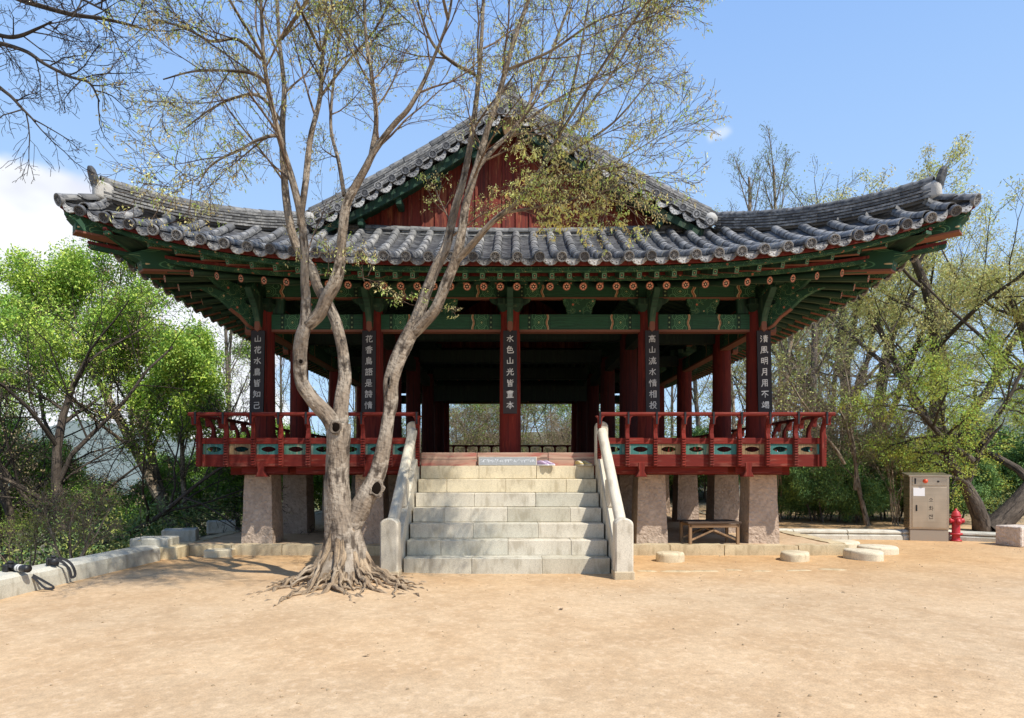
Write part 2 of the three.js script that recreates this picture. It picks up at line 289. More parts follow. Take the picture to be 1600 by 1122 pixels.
// distant wooded hills
function hill(label, cx, cz, rx, rz, h, col, seed) {
  const N = 48, pos = [], uv = [], idx = [];
  for (let j = 0; j <= N; j++) for (let i = 0; i <= N; i++) {
    const u = i / N * 2 - 1, v = j / N * 2 - 1, r = Math.hypot(u, v), y = h * Math.pow(Math.max(0, 1 - r), 1.2) * (0.65 + 0.7 * f3(u * 4 + seed, 0, v * 4, 4, seed)) + 3 * f3(u * 40, 0, v * 40, 2, seed + 2);
    pos.push(cx + u * rx, y - 12, cz + v * rz); uv.push(u * rx, v * rz);
  }
  for (let j = 0; j < N; j++) for (let i = 0; i < N; i++) { const a = j * (N + 1) + i, b = a + N + 1; idx.push(a, b, a + 1, b, b + 1, a + 1); }
  const g = new THREE.BufferGeometry(); g.setAttribute('position', new THREE.Float32BufferAttribute(pos, 3)); g.setAttribute('uv', new THREE.Float32BufferAttribute(uv, 2)); g.setIndex(idx); g.computeVertexNormals();
  single('hill', g, std({ color: C(...col), roughness: 1 }), label, null, null, 'structure');
}
hill('far grey green wooded hill beyond the woods at the right edge', 560, -520, 330, 300, 125, [0.13, 0.16, 0.16], 7);
hill('low far wooded hill seen between the dark trees at the left edge', -420, -620, 420, 320, 52, [0.14, 0.17, 0.15], 17);
hill('low wooded hill far behind the pavilion', 60, -760, 420, 300, 60, [0.11, 0.14, 0.11], 27);

// ------------------------------------------------------------------ the pavilion
const COLX = [-4.84, -2.70, 0, 2.72, 4.86], COLD = [12.6, 14.7, 17.85, 21.0, 24.15, 26.3];
const FLOOR = 1.92, LB = 4.33, LT = 4.64, POD = 0.18;
const pav = thing('pavilion', 'open wooden pavilion on stone pillars with grey tiled roof and red balustrade', 'pavilion');
// --- stone pillars and columns
{
  const pillarGeo = (h, wb, wt, seed) => {
    const g = new THREE.BoxGeometry(1, 1, 1, 5, 10, 5), p = g.attributes.position, uv = g.attributes.uv;
    for (let i = 0; i < p.count; i++) {
      let x = p.getX(i), y = p.getY(i) + 0.5, z = p.getZ(i); const w = lerp(wb, wt, Math.pow(y, 0.8));
      const cx = Math.abs(x) > 0.49 && Math.abs(z) > 0.49 ? 0.955 : 1;
      const k = 1 + (f3(x * 4 + seed, y * 6, z * 4, 3, 501) - 0.5) * 0.07;
      p.setXYZ(i, x * w * cx * k, y * h, z * w * cx * k);
    }
    return muv(g);
  };
  const kinds = [pillarGeo(1.42, 0.64, 0.54, 3), pillarGeo(1.42, 0.63, 0.54, 9), pillarGeo(1.42, 0.66, 0.55, 14)];
  const colGeo = cyl(0.215, 0.195, LT - FLOOR + 0.12, 24), r = rng(5);
  const shadedCol = tint(M.column, 0.45, 0.45, 0.45, 0.15), brightCol = tint(M.column, 1.35, 1.5, 1.3, 0.35), mats = [M.hewn, tint(M.hewn, 0.93, 0.93, 0.95, 0.3), tint(M.hewn, 1.08, 1.04, 1.0, 0.6)];  // inner columns: same red, darkened to paint in the dimness of the hall
  COLD.forEach((d, j) => COLX.forEach((x, i) => {
    if (i === 2 && j > 0 && j < 5) return;
    const s = part('stone_pillar', kinds[(i + j) % 3], mats[(i * 2 + j) % 3], pav); s.position.set(x * 1.005, POD - 0.02, -d); s.rotation.y = [0, Math.PI / 2, Math.PI][(i + 2 * j) % 3];
    const c = part('column', colGeo, i === 2 && j === 0 ? brightCol : j > 0 && j < 5 && i > 0 && i < 4 ? shadedCol : M.column, pav); c.position.set(x, FLOOR - 0.04 + (LT - FLOOR + 0.12) / 2, -d); c.rotation.y = r() * 6;  // the middle front column takes a brighter tint than the rest
  }));
}
// --- floor, joists
{
  const g = [mv(box(9.9, 0.16, 14.9), 0.01, FLOOR - 0.08, -19.4), mv(box(0.75, 0.16, 15.4), -5.32, FLOOR - 0.081, -19.4), mv(box(0.75, 0.16, 15.4), 5.34, FLOOR - 0.081, -19.4),
    mv(box(3.3, 0.16, 0.24), -3.30, FLOOR - 0.0815, -11.82), mv(box(3.4, 0.16, 0.24), 3.30, FLOOR - 0.0815, -11.82)];
  part('floor_deck', join(g), M.floor, pav);
  for (const d of [12.25, 14.7, 17.85, 21, 24.15, 26.4]) part('floor_joist', swapUV(mv(box(10.6, 0.17, 0.22), 0, 1.595, -d)), M.red, pav);
  for (const x of COLX) part('floor_joist', mv(box(0.2, 0.16, 14.9), x, 1.685, -19.4), M.red, pav);
  for (const [a, b] of [[-4.95, -4.10], [-3.95, -1.70], [1.72, 4.02], [4.16, 5.02]]) part('deck_beam', swapUV(mv(box(b - a, 0.13, 0.12, 0.008), (a + b) / 2, 1.60, -11.86)), M.red, pav);
  for (const x of [-4.95, -2.78, 2.78, 4.95]) part('beam_end', mv(ext([[-0.07, 0.14], [0.07, 0.14], [0.05, -0.02], [0.10, -0.12], [-0.10, -0.12], [-0.05, -0.02]], 0.22, 0.01), x * 0.9 - 0.1, 1.60, -11.78), M.red, pav);
  // the board at the head of the stairs, in three lengths
  for (const [a, b] of [[-1.66, -0.62], [-0.61, 0.70], [0.71, 1.60]]) part('threshold_board', swapUV(mv(box(b - a, 0.25, 0.05, 0.006), (a + b) / 2, FLOOR - 0.118, -11.925)), M.paleWood, pav);
}
// --- balustrade
{
  const prof = [[-0.055, 1.665], [0.012, 1.665]];
  for (let y = 1.68; y < 2.16; y += 0.0475) { prof.push([0.006, y], [0.036, y + 0.012], [0.036, y + 0.034]); }
  prof.push([0.0, 2.27], [0.0, 2.36], [0.035, 2.45], [0.10, 2.54], [0.13, 2.575], [0.05, 2.575], [0.0, 2.50], [-0.05, 2.40], [-0.065, 2.25], [-0.06, 2.0]);
  const post = mv(ext(prof, 0.074, 0.006), 0, 0, 0, 0, -Math.PI / 2, 0);                 // outline in z (outward) and y, thickness along the rail
  const leaf = mv(ext([[-0.03, 2.42], [0.03, 2.42], [0.032, 2.48], [0.045, 2.535], [0.08, 2.568], [0.08, 2.58], [-0.08, 2.58], [-0.08, 2.568], [-0.045, 2.535], [-0.032, 2.48]], 0.075, 0.006), 0, 0, 0.075);
  const postGeo = join([post, leaf]), strap = mv(box(0.032, 0.20, 0.022), 0, 2.53, 0.118), strapTop = mv(box(0.034, 0.02, 0.10), 0, 2.637, 0.08);
  const strapGeo = join([strap, strapTop]);
  const lens = []; for (let i = 0; i < 12; i++) { const a = i / 12 * 2 * Math.PI; lens.push([Math.sign(Math.cos(a)) * Math.pow(Math.abs(Math.cos(a)), 1.0) * 0.138, Math.sin(a) * 0.052 * (0.55 + 0.45 * Math.abs(Math.sin(a)))]); }
  const panelGeo = (w) => ext([[-w / 2, -0.096], [w / 2, -0.096], [w / 2, 0.096], [-w / 2, 0.096]], 0.03, 0, [lens]);
  const rr = rng(77), tealMats = [M.teal, tint(M.teal, 0.85, 0.95, 1, 0.4), tint(M.oldWood, 1.1, 1.05, 0.8, 0.3), tint(M.teal, 1.5, 1.05, 0.85, 0.6)];
  const redMats = [M.red, tint(M.red, 0.8, 0.75, 0.8, 0.2), tint(M.red, 1.15, 1.2, 1.2, 0.7)];
  function balustrade(a, b, turn, n, c0 = 0.0, c1 = 0.0) {     // a, b: ground points of its line; outward is +z before turning
    const g = sub('balustrade', pav), L = a.distanceTo(b); g.position.copy(a); g.rotation.y = turn;
    const st = L / n, pg = panelGeo(st - 0.07);
    for (let i = 0; i <= n; i++) { part('baluster_post', postGeo, redMats[i % 7 === 3 ? 2 : i % 3 === 1 ? 1 : 0], g).position.set(i * st, 0, 0); part('iron_strap', strapGeo, M.iron, g).position.set(i * st, 0, 0); }
    for (let i = 0; i < n; i++) {
      const x = (i + 0.5) * st, m = redMats[Math.floor(rr() * 3)];
      part('fascia_board', swapUV(mv(box(st - 0.006, 0.222, 0.05, 0.006), x, 1.776, -0.085)), m, g);
      part('carved_panel', pg, tealMats[i % 5 === 3 ? 3 : rr() > 0.6 ? 2 : Math.floor(rr() * 2)], g).position.set(x, 1.982, -0.088);
      part('middle_rail', swapUV(mv(box(st - 0.005, 0.112, 0.06, 0.008), x, 2.134, -0.082)), redMats[Math.floor(rr() * 3)], g);
    }
    const rail = new Tubes(), p = []; for (let i = 0; i <= 10; i++) p.push(V(lerp(-0.02 - c0, L + 0.02 + c1, i / 10), 2.612, 0.075)); rail.add(p, p.map(() => 0.036), 10);
    for (const e of [p[0], p[10]]) rail.add([e.clone(), e.clone().add(V(0.001, 0, 0))], [0.036, 0.001], 10);
    part('top_rail', rail.geo(), M.red, g);
    return g;
  }
  const zf = -11.62, zb = -27.25, xl = -5.66, xr = 5.70;
  balustrade(V(xl, 0, zf), V(-1.68, 0, zf), 0, 8, 0.12, 0);
  balustrade(V(1.62, 0, zf), V(xr, 0, zf), 0, 8, 0, 0.14);
  balustrade(V(xr, 0, zf), V(xr, 0, zb), Math.PI / 2, 29);
  balustrade(V(xl, 0, zb), V(xl, 0, zf), -Math.PI / 2, 29);
  balustrade(V(xr, 0, zb), V(xl, 0, zb), Math.PI, 21);
}
// --- painted beams and brackets
const shadedGreen = tint(M.green, 0.4, 0.35, 0.35, 0.2);  // green of the inner beams, with the interior shade put into the colour
const paint = (w, h, ends) => canvasTex(w, h, (c) => {
  const r = rng(w + h + ends); c.fillStyle = '#1b4a2e'; c.fillRect(0, 0, w, h);
  for (let i = 0; i < 900; i++) { c.fillStyle = `rgba(${r() > 0.5 ? '8,26,18' : '70,110,80'},${0.05 + 0.12 * r()})`; c.fillRect(r() * w, r() * h, 20 + r() * 120, 1 + r() * 2); }
  const line = (s, lw) => { c.strokeStyle = s; c.lineWidth = lw; };
  for (const s of [0, 1]) {
    const X = (x) => (s ? w - x : x);
    c.fillStyle = '#0e2a1d'; c.fillRect(Math.min(X(h * 0.75), X(h * 1.02)), 0, h * 0.27, h);
    c.fillStyle = '#7d8f62'; for (let k = 0; k < 3; k++) { c.beginPath(); c.arc(X(h * 0.885), h * (0.2 + 0.3 * k), h * 0.065, 0, 7); c.fill(); }
    const cx = X(h * 1.72), cy = h / 2; line('#5f8d62', h * 0.035);
    for (let q = 0; q < 3; q++) { c.beginPath(); c.arc(cx, cy, h * (0.42 - q * 0.12), 0, 7); c.stroke(); }
    c.fillStyle = '#98a06a'; c.beginPath(); c.arc(cx, cy, h * 0.08, 0, 7); c.fill();
    for (let q = 0; q < 4; q++) { const a = q * Math.PI / 2 + 0.78; c.beginPath(); c.arc(cx + Math.cos(a) * h * 0.58, cy + Math.sin(a) * h * 0.52, h * 0.16, 0, 7); c.stroke(); }
    const cols = ['#b98a62', '#a9573c', '#c9b48a', '#12382a'];
    cols.forEach((q, k) => { c.strokeStyle = q; c.lineWidth = h * 0.05; c.beginPath(); for (let y = 0; y <= h; y += h / 12) c.lineTo(X(h * (2.42 + k * 0.06) + Math.sin(y / h * 9) * h * 0.06), y); c.stroke(); });
  }
  line('#0c2318', h * 0.03); c.strokeRect(h * 2.75, h * 0.1, w - h * 5.5, h * 0.8);
  for (let i = 0; i < 26; i++) { c.strokeStyle = 'rgba(10,20,14,.5)'; c.lineWidth = 1; c.beginPath(); const y = r() * h, x = r() * w; c.moveTo(x, y); c.lineTo(x + 60 + r() * 140, y + r() * 3 - 1.5); c.stroke(); }
  c.fillStyle = '#8d5038'; c.fillRect(0, h * 0.955, w, h * 0.045);
});
const paintLong = std({ map: paint(1024, 96, 1), roughness: 0.72, ...bp(woodBump, 0.001) }), paintShort = std({ map: paint(720, 96, 2), roughness: 0.72 });
const scrollTex = canvasTex(256, 256, (c) => {
  const r = rng(91); c.fillStyle = '#18442c'; c.fillRect(0, 0, 256, 256);
  for (let i = 0; i < 26; i++) { const x = r() * 256, y = r() * 256, R = 12 + r() * 24; for (let q = 0; q < 3; q++) { c.strokeStyle = ['#4f7d57', '#0d2a1c', '#78915f'][q]; c.lineWidth = 2.5; c.beginPath(); c.arc(x, y, R - q * 5, r() * 6, r() * 6 + 4); c.stroke(); } }
  for (let i = 0; i < 9; i++) { c.fillStyle = ['#b0674a', '#c2a67a'][i % 2]; c.beginPath(); c.arc(r() * 256, r() * 256, 5 + r() * 4, 0, 7); c.fill(); }
});
scrollTex.wrapS = scrollTex.wrapT = THREE.RepeatWrapping; scrollTex.repeat.set(1.6, 1.6);
const scroll = std({ map: scrollTex, roughness: 0.75 });
{
  const lintel = (a, b, z, alongZ, front) => {
    const L = Math.abs(b - a) - 0.36, g = new THREE.BoxGeometry(L, LT - LB, 0.2);
    const m = part('lintel', g, L > 2 ? paintLong : paintShort, pav);
    if (alongZ) { m.rotation.y = Math.PI / 2; m.position.set(z, (LB + LT) / 2, (a + b) / 2); } else m.position.set((a + b) / 2, (LB + LT) / 2, z);
    if (front) part('lintel_edge', mv(box(L, 0.028, 0.206), (a + b) / 2, LB - 0.012, z), M.orange, pav);
  };
  for (const d of [12.6, 26.3]) for (let i = 0; i < 4; i++) lintel(COLX[i], COLX[i + 1], -d, false, true);
  for (const x of [COLX[0], COLX[4]]) for (let j = 0; j < 5; j++) lintel(-COLD[j], -COLD[j + 1], x, true, false);
  for (const x of [COLX[1], COLX[3]]) for (let j = 0; j < 5; j++) { const L = COLD[j + 1] - COLD[j] - 0.3; part('inner_lintel', mv(box(0.2, 0.3, L), x, LB + 0.14, -(COLD[j] + COLD[j + 1]) / 2), shadedGreen, pav); }
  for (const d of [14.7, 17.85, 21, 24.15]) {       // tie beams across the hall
    part('tie_beam', mv(box(COLX[3] - COLX[1] - 0.36, 0.38, 0.26, 0.03), 0.01, 4.75, -d), shadedGreen, pav);
    for (const s of [0, 3]) part('tie_beam', mv(box(1.8, 0.28, 0.2, 0.02), (COLX[s] + COLX[s + 1]) / 2, 4.62, -d), shadedGreen, pav);
  }
  part('inner_lattice_beam', mv(box(5.0, 0.5, 0.12), 0.01, 4.1, -21.0), shadedGreen, pav);
  // upper beam with its round purlin
  for (let i = 0; i < 4; i++) {
    const a = COLX[i] - (i ? 0 : 0.5), b = COLX[i + 1] + (i === 3 ? 0.5 : 0), L = b - a - 0.01;
    for (const d of [12.6, 26.3]) {
      const up = part('upper_beam', new THREE.BoxGeometry(L, 0.26, 0.14), L > 2.65 ? paintLong : paintShort, pav); up.position.set((a + b) / 2, 5.10, -d);
      part('beam_edge', mv(box(L, 0.022, 0.146), (a + b) / 2, 4.972, -d), M.orange, pav);
      part('purlin', mv(cyl(0.12, 0.12, L, 16), (a + b) / 2, 5.33, -d, 0, 0, Math.PI / 2), scroll, pav);
    }
  }
  for (const x of [COLX[0], COLX[4]]) { for (let j = 0; j < 5; j++) { const a = COLD[j], b = COLD[j + 1]; part('upper_beam', mv(box(0.14, 0.26, b - a - 0.01), x, 5.10, -(a + b) / 2), M.green, pav); part('purlin', mv(cyl(0.12, 0.12, b - a - 0.01, 14), x, 5.33, -(a + b) / 2, Math.PI / 2), M.green, pav); part('beam_edge', mv(box(0.146, 0.024, b - a - 0.01), x, 4.972, -(a + b) / 2), M.orange, pav); part('beam_edge', mv(box(0.206, 0.026, b - a - 0.4), x, LB - 0.012, -(a + b) / 2), M.orange, pav); } }
  // bearing block, side arms, forward arms on each front column
  const capital = join([mv(box(0.50, 0.12, 0.50, 0.012), 0, 0.20, 0), mv(new THREE.CylinderGeometry(0.335, 0.235, 0.13, 4, 1), 0, 0.075, 0, 0, Math.PI / 4)]);
  const sideArm = ext([[-0.62, 0.24], [0.62, 0.24], [0.62, 0.13], [0.50, 0.06], [0.44, 0.08], [0.38, -0.02], [0.28, -0.08], [0.12, -0.15], [-0.12, -0.15], [-0.28, -0.08], [-0.38, -0.02], [-0.44, 0.08], [-0.50, 0.06], [-0.62, 0.13]], 0.12, 0.008);
  const fwd = ext([[-0.4, 0.15], [0.52, 0.15], [0.72, 0.22], [0.82, 0.19], [0.74, 0.10], [0.60, 0.0], [0.50, -0.10], [0.40, -0.25], [0.33, -0.42], [0.24, -0.44], [0.22, -0.30], [0.20, -0.12], [-0.4, -0.12]], 0.12, 0.01);
  const fwdUp = ext([[-0.4, 0.13], [0.45, 0.13], [0.66, 0.05], [0.78, -0.06], [0.72, -0.14], [0.56, -0.10], [0.40, -0.13], [-0.4, -0.13]], 0.12, 0.01);
  const wingPts = [[-0.3, 0.13], [0.25, 0.13], [0.45, 0.17], [0.70, 0.28], [0.95, 0.33], [1.22, 0.28], [1.02, 0.24], [0.80, 0.14], [0.62, 0.0], [0.42, -0.12], [0.28, -0.26], [0.18, -0.30], [0.16, -0.12], [-0.3, -0.12]], wing = ext(wingPts, 0.11, 0.008), wingEdge = ext([[0.62, -0.015], [0.42, -0.135], [0.28, -0.275], [0.17, -0.32], [0.17, -0.30], [0.28, -0.25], [0.42, -0.11], [0.62, 0.01]], 0.115);
  const tip = mv(ext([[-0.05, 0.1], [0.05, 0.1], [0.055, -0.07], [0, -0.12], [-0.055, -0.07]], 0.13, 0.012), 0, -0.40, 0);
  const hwaban = ext([[-0.33, 0.18], [0.33, 0.18], [0.31, 0.06], [0.26, -0.02], [0.25, -0.13], [0.18, -0.19], [-0.18, -0.19], [-0.25, -0.13], [-0.26, -0.02], [-0.31, 0.06]], 0.10, 0.012);
  const frontTurn = -Math.PI / 2;
  const head = (x, z, turn, full, diag) => {
    part('bearing_block', capital, M.green, pav).position.set(x, LT + 0.03, z);
    const put = (name, g, y, m, fw = 0) => { const q = part(name, g, m, pav); q.position.set(x + Math.sin(turn) * fw, y, z + Math.cos(turn) * fw); q.rotation.y = turn + (name === 'side_arm' ? 0 : frontTurn); return q; };
    if (diag) { put('wing_bracket', wing, LT + 0.02, scroll, 0.05); put('wing_bracket', wing, LT + 0.36, scroll, 0.22); put('wing_edge', wingEdge, LT + 0.02, M.orange, 0.05); return; }
    put('side_arm', sideArm, LT + 0.29, M.green); const f = put('forward_arm', fwd, LT + 0.14, M.green); if (full) { put('forward_arm', fwdUp, LT + 0.42, scroll); const t = part('arm_tip', tip, M.orange, pav); t.position.set(x + Math.sin(turn) * 0.30, LT + 0.13, z + Math.cos(turn) * 0.30); t.rotation.y = turn; }
  };
  COLX.forEach((x) => head(x, -12.6, 0, true));
  head(COLX[0], -12.6, -Math.PI / 4, false, true); head(COLX[4], -12.6, Math.PI / 4, false, true);
  for (const j of [0, 1, 2, 3, 4]) { head(COLX[0], -COLD[j], -Math.PI / 2, j < 2); head(COLX[4], -COLD[j], Math.PI / 2, j < 2); }
  COLX.forEach((x) => head(x, -26.3, Math.PI, false));
  for (const d of [12.6, 26.3]) for (let i = 0; i < 4; i++) part('flower_panel', hwaban, scroll, pav).position.set((COLX[i] + COLX[i + 1]) / 2, LT + 0.17, -d);
  for (const x of [COLX[0], COLX[4]]) for (let j = 0; j < 5; j++) { const q = part('flower_panel', hwaban, scroll, pav); q.position.set(x, LT + 0.17, -(COLD[j] + COLD[j + 1]) / 2); q.rotation.y = Math.PI / 2; }
}

// ------------------------------------------------------------------ roof
const RX = 0.12, RC = 19.45;                        // centre of the roof: x, and distance along the building
const HU = [7.35, 9.2], EV = [8.83, 6.93], PIV = [[2.75, 4.75], [4.75, 2.75]];   // front/back, sides: half length, eave distance in the middle, fan pivots
const SIDES = [   // u runs along the eave, v outwards
  { k: 0, map: (u, v, y) => V(RX + u, y, -(RC - v)) }, { k: 1, map: (u, v, y) => V(RX + v, y, -(RC + u)) },
  { k: 1, map: (u, v, y) => V(RX - v, y, -(RC - u)) }, { k: 0, map: (u, v, y) => V(RX - u, y, -(RC + v)) }];
const lift = (k, u) => Math.pow(Math.abs(u) / HU[k], 3.5);
const eaveV = (k, u) => EV[k] + 0.42 * Math.pow(Math.abs(u) / HU[k], 2.6), eaveY = (k, u) => 5.10 + 0.80 * lift(k, u);
const INU = [4.2, 5.75], INV = [5.75, 4.2];         // inner line of the skirt
function topOf(k, u) { const a = Math.abs(u), t = clamp((a - INU[k]) / (HU[k] - INU[k])); return [INV[k] + t * ([9.1, 7.2][k] - INV[k]), a < INU[k] ? 6.60 + 0.12 * Math.pow(a / INU[k], 2) : 6.72 - 1.42 * t + 0.72 * t * t]; }
function bed(k, u, s) { const v0 = eaveV(k, u), y0 = eaveY(k, u), [v1, y1] = topOf(k, u), L = Math.hypot(v1 - v0, y1 - y0); return [lerp(v0, v1, s), lerp(y0, y1, s) - 0.05 * L * 4 * s * (1 - s)]; }
const bedAt = (S, u, s, up = 0) => { const [v, y] = bed(S.k, u, s); return S.map(u, v, y + up); };

// tile shapes, one unit long along z (0 = lower end)
function barrelGeo(r0, r1, seg = 9, a0 = -0.25) {
  const p = [], idx = [], ring = (r, z) => { for (let i = 0; i <= seg; i++) { const a = lerp(a0, Math.PI - a0, i / seg); p.push(Math.cos(a) * r, Math.sin(a) * r, z); } };
  ring(r0 - 0.016, -0.06); ring(r0, -0.06); ring(r0 * 0.985, 0.1); ring(r1, 1.02);
  for (let j = 0; j < 3; j++) for (let i = 0; i < seg; i++) { const a = j * (seg + 1) + i, b = a + seg + 1; idx.push(a, b, a + 1, b, b + 1, a + 1); }
  const g = new THREE.BufferGeometry(); g.setAttribute('position', new THREE.Float32BufferAttribute(p, 3)); g.setIndex(idx); const q = toCreasedNormals(g, 0.7);
  const P = q.attributes.position, uv = new Float32Array(P.count * 2); for (let i = 0; i < P.count; i++) { uv[i * 2] = Math.atan2(P.getY(i), P.getX(i)) * 0.085; uv[i * 2 + 1] = P.getZ(i) * 0.33; } q.setAttribute('uv', new THREE.BufferAttribute(uv, 2)); return q;
}
const barrel = barrelGeo(0.088, 0.077), ridgeBarrel = barrelGeo(0.095, 0.083);
const disc = (() => {       // round end tile with a spoked flower, facing +z
  const l = [mv(lathe([[0, 0.004], [0.022, 0.012], [0.026, 0.0], [0.066, 0.0], [0.070, 0.016], [0.092, 0.016], [0.094, 0.004], [0.090, -0.05]], 18), 0, 0, 0, Math.PI / 2)];
  for (let i = 0; i < 9; i++) { const a = i / 9 * 2 * Math.PI; l.push(mv(new THREE.BoxGeometry(0.034, 0.010, 0.014), Math.cos(a) * 0.047, Math.sin(a) * 0.047, 0.004, 0, 0, a)); }
  const g = mergeGeometries([muv(join(l)), muv(mv(new THREE.RingGeometry(0.024, 0.068, 18, 1), 0, 0, 0.0025))], true); return g;
})();
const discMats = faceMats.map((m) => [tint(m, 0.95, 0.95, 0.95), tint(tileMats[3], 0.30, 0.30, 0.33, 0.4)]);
const drip = (() => {       // hanging end tile with a scalloped lip, facing +z
  const pts = []; for (let i = 0; i <= 8; i++) { const t = i / 4 - 1; pts.push([t * 0.150, 0.055 - 0.075 * (1 - t * t) + 0.0]); }
  for (let i = 0; i <= 12; i++) { const t = 1 - i / 6; pts.push([t * 0.150, 0.025 - 0.135 * Math.pow(1 - t * t, 0.75) - 0.008 * Math.abs(Math.sin(i * Math.PI / 2))]); }
  const l = [ext(pts, 0.024, 0.005)];
  for (const [x, y] of [[0, -0.066], [-0.07, -0.045], [0.07, -0.045]]) l.push(mv(lathe([[0, 0.012], [0.014, 0.008], [0.019, 0]], 8), x, y, 0.012, Math.PI / 2));
  for (const s of [0.0, 1]) { const t = new Tubes(), p = []; for (let i = 0; i <= 8; i++) { const q = i / 4 - 1; p.push(V(q * (0.125 - s * 0.03), 0.028 - 0.062 * (1 - q * q) - s * 0.022 + 0.004, 0.012)); } t.add(p, p.map(() => 0.005), 4); l.push(t.geo()); }
  return muv(join(l));
})();
function panTiles(S, us, step, w) {         // concave tiles lapped up the slope between the rows of round tiles
  const p = [], uv = [], idx = [], seg = 6, r = rng(600 + us.length);
  for (const u of us) {
    const [v1, y1] = topOf(S.k, u), L = Math.hypot(eaveV(S.k, u) - v1, eaveY(S.k, u) - y1), n = Math.max(1, Math.floor(L / step));
    for (let i = 0; i < n; i++) {
      const b = p.length / 3, j = (r() - 0.5) * 0.012;
      for (const [s, up] of [[i / n - 0.012, 0.004], [i / n - 0.012, 0.024], [(i + 1.5) / n, 0.006]]) for (let q = 0; q <= seg; q++) {
        const t = q / seg * 2 - 1, e = bedAt(S, u + t * w, Math.min(1, s), up + j + 0.045 * t * t - 0.012); p.push(e.x, e.y, e.z); uv.push(t * w + u, s * L);
      }
      for (let k = 0; k < 2; k++) for (let q = 0; q < seg; q++) { const a = b + k * (seg + 1) + q, c = a + seg + 1; idx.push(a, c, a + 1, c, c + 1, a + 1); }
    }
  }
  const g = new THREE.BufferGeometry(); g.setAttribute('position', new THREE.Float32BufferAttribute(p, 3)); g.setAttribute('uv', new THREE.Float32BufferAttribute(uv, 2)); g.setIndex(idx); return toCreasedNormals(g, 0.6);
}
function sheet(S, lo, hi, nu, nv, f) {      // a smooth sheet over u, s
  const p = [], uv = [], idx = [];
  for (let j = 0; j <= nv; j++) for (let i = 0; i <= nu; i++) { const u = lerp(lo, hi, i / nu), e = f(u, j / nv); p.push(e.x, e.y, e.z); uv.push(j / nv * 3, u); }
  for (let j = 0; j < nv; j++) for (let i = 0; i < nu; i++) { const a = j * (nu + 1) + i, b = a + nu + 1; idx.push(a, b, a + 1, b, b + 1, a + 1); }
  const g = new THREE.BufferGeometry(); g.setAttribute('position', new THREE.Float32BufferAttribute(p, 3)); g.setAttribute('uv', new THREE.Float32BufferAttribute(uv, 2)); g.setIndex(idx); g.computeVertexNormals(); return g;
}
const ROW = 0.365, tr = rng(41), panMat = tint(tileMats[0], 0.42, 0.42, 0.43, 0.11);  // pan tiles tinted dark, painting the shadow between the barrel rows
SIDES.forEach((S, si) => {
  const slope = sub('roof_slope', pav), hu = HU[S.k], front = si === 0, nr = Math.floor((hu - 0.12) / ROW);
  const rows = []; for (let i = -nr; i <= nr; i++) rows.push(i * ROW);
  part('roof_deck', sheet(S, -hu, hu, 60, 8, (u, s) => bedAt(S, u, s, -0.03)), tileMats[3], slope);
  const pans = []; for (let i = -nr; i < nr; i++) pans.push((i + 0.5) * ROW); pans.push((nr + 0.5) * ROW, -(nr + 0.5) * ROW);
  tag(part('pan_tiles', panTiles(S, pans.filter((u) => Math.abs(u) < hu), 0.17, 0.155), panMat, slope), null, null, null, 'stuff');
  const loose = [];
  for (const u of rows) {
    const [v1, y1] = topOf(S.k, u), L = Math.hypot(eaveV(S.k, u) - v1, eaveY(S.k, u) - y1), n = Math.max(1, Math.round(L / 0.37));
    for (let i = 0; i < n; i++) {
      const a = bedAt(S, u, i ? i / n : -0.03, 0.05), b = bedAt(S, u, (i + 1) / n, 0.05);
      const q = along(new THREE.Mesh(barrel, tileMats[Math.floor(tr() * 5)]), a, b); q.rotateZ((tr() - 0.5) * 0.08); q.position.x += (tr() - 0.5) * 0.012; q.position.y += (tr() - 0.5) * 0.008; q.name = 'barrel_tile';
      if (front) slope.add(q); else { q.updateMatrix(); loose.push(q.matrix.clone()); }
    }
    const e0 = bedAt(S, u, 0, 0.048), e1 = bedAt(S, u, 0.1, 0.048), out = e0.clone().sub(e1); out.y -= 0.02;
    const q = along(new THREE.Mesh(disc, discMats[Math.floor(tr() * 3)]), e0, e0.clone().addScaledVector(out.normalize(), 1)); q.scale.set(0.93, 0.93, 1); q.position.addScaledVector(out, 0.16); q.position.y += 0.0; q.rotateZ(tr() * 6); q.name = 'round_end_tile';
    if (front) slope.add(q); else { q.updateMatrix(); (S.discs ??= []).push(q.matrix.clone()); }
  }
  for (const u of pans) {
    if (Math.abs(u) > hu) continue;
    const e0 = bedAt(S, u, 0, 0.0), e1 = bedAt(S, u, 0.1, 0), out = e0.clone().sub(e1); out.y = 0.10 * out.length() * (0.7 + tr() * 0.8); const du = 0.05, tang = bedAt(S, u + du, 0).sub(bedAt(S, u - du, 0)).normalize();
    const q = new THREE.Mesh(drip, faceMats[Math.floor(tr() * 3)]), z = out.normalize(), x = tang, y = z.clone().cross(x).normalize(); q.quaternion.setFromRotationMatrix(new THREE.Matrix4().makeBasis(y.clone().cross(z), y, z)); q.position.copy(e0).addScaledVector(z, 0.035); q.position.y -= 0.008; q.scale.set(1.04, 1.0, 1); q.name = 'drip_tile';
    if (front) slope.add(q); else { q.updateMatrix(); (S.drips ??= []).push(q.matrix.clone()); }
  }
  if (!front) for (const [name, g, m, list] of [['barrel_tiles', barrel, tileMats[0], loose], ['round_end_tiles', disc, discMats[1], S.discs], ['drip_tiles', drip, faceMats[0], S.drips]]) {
    const im = new THREE.InstancedMesh(g, m, list.length); list.forEach((x, i) => im.setMatrixAt(i, x)); im.name = name; im.userData.kind = 'stuff'; slope.add(im);
  }
});
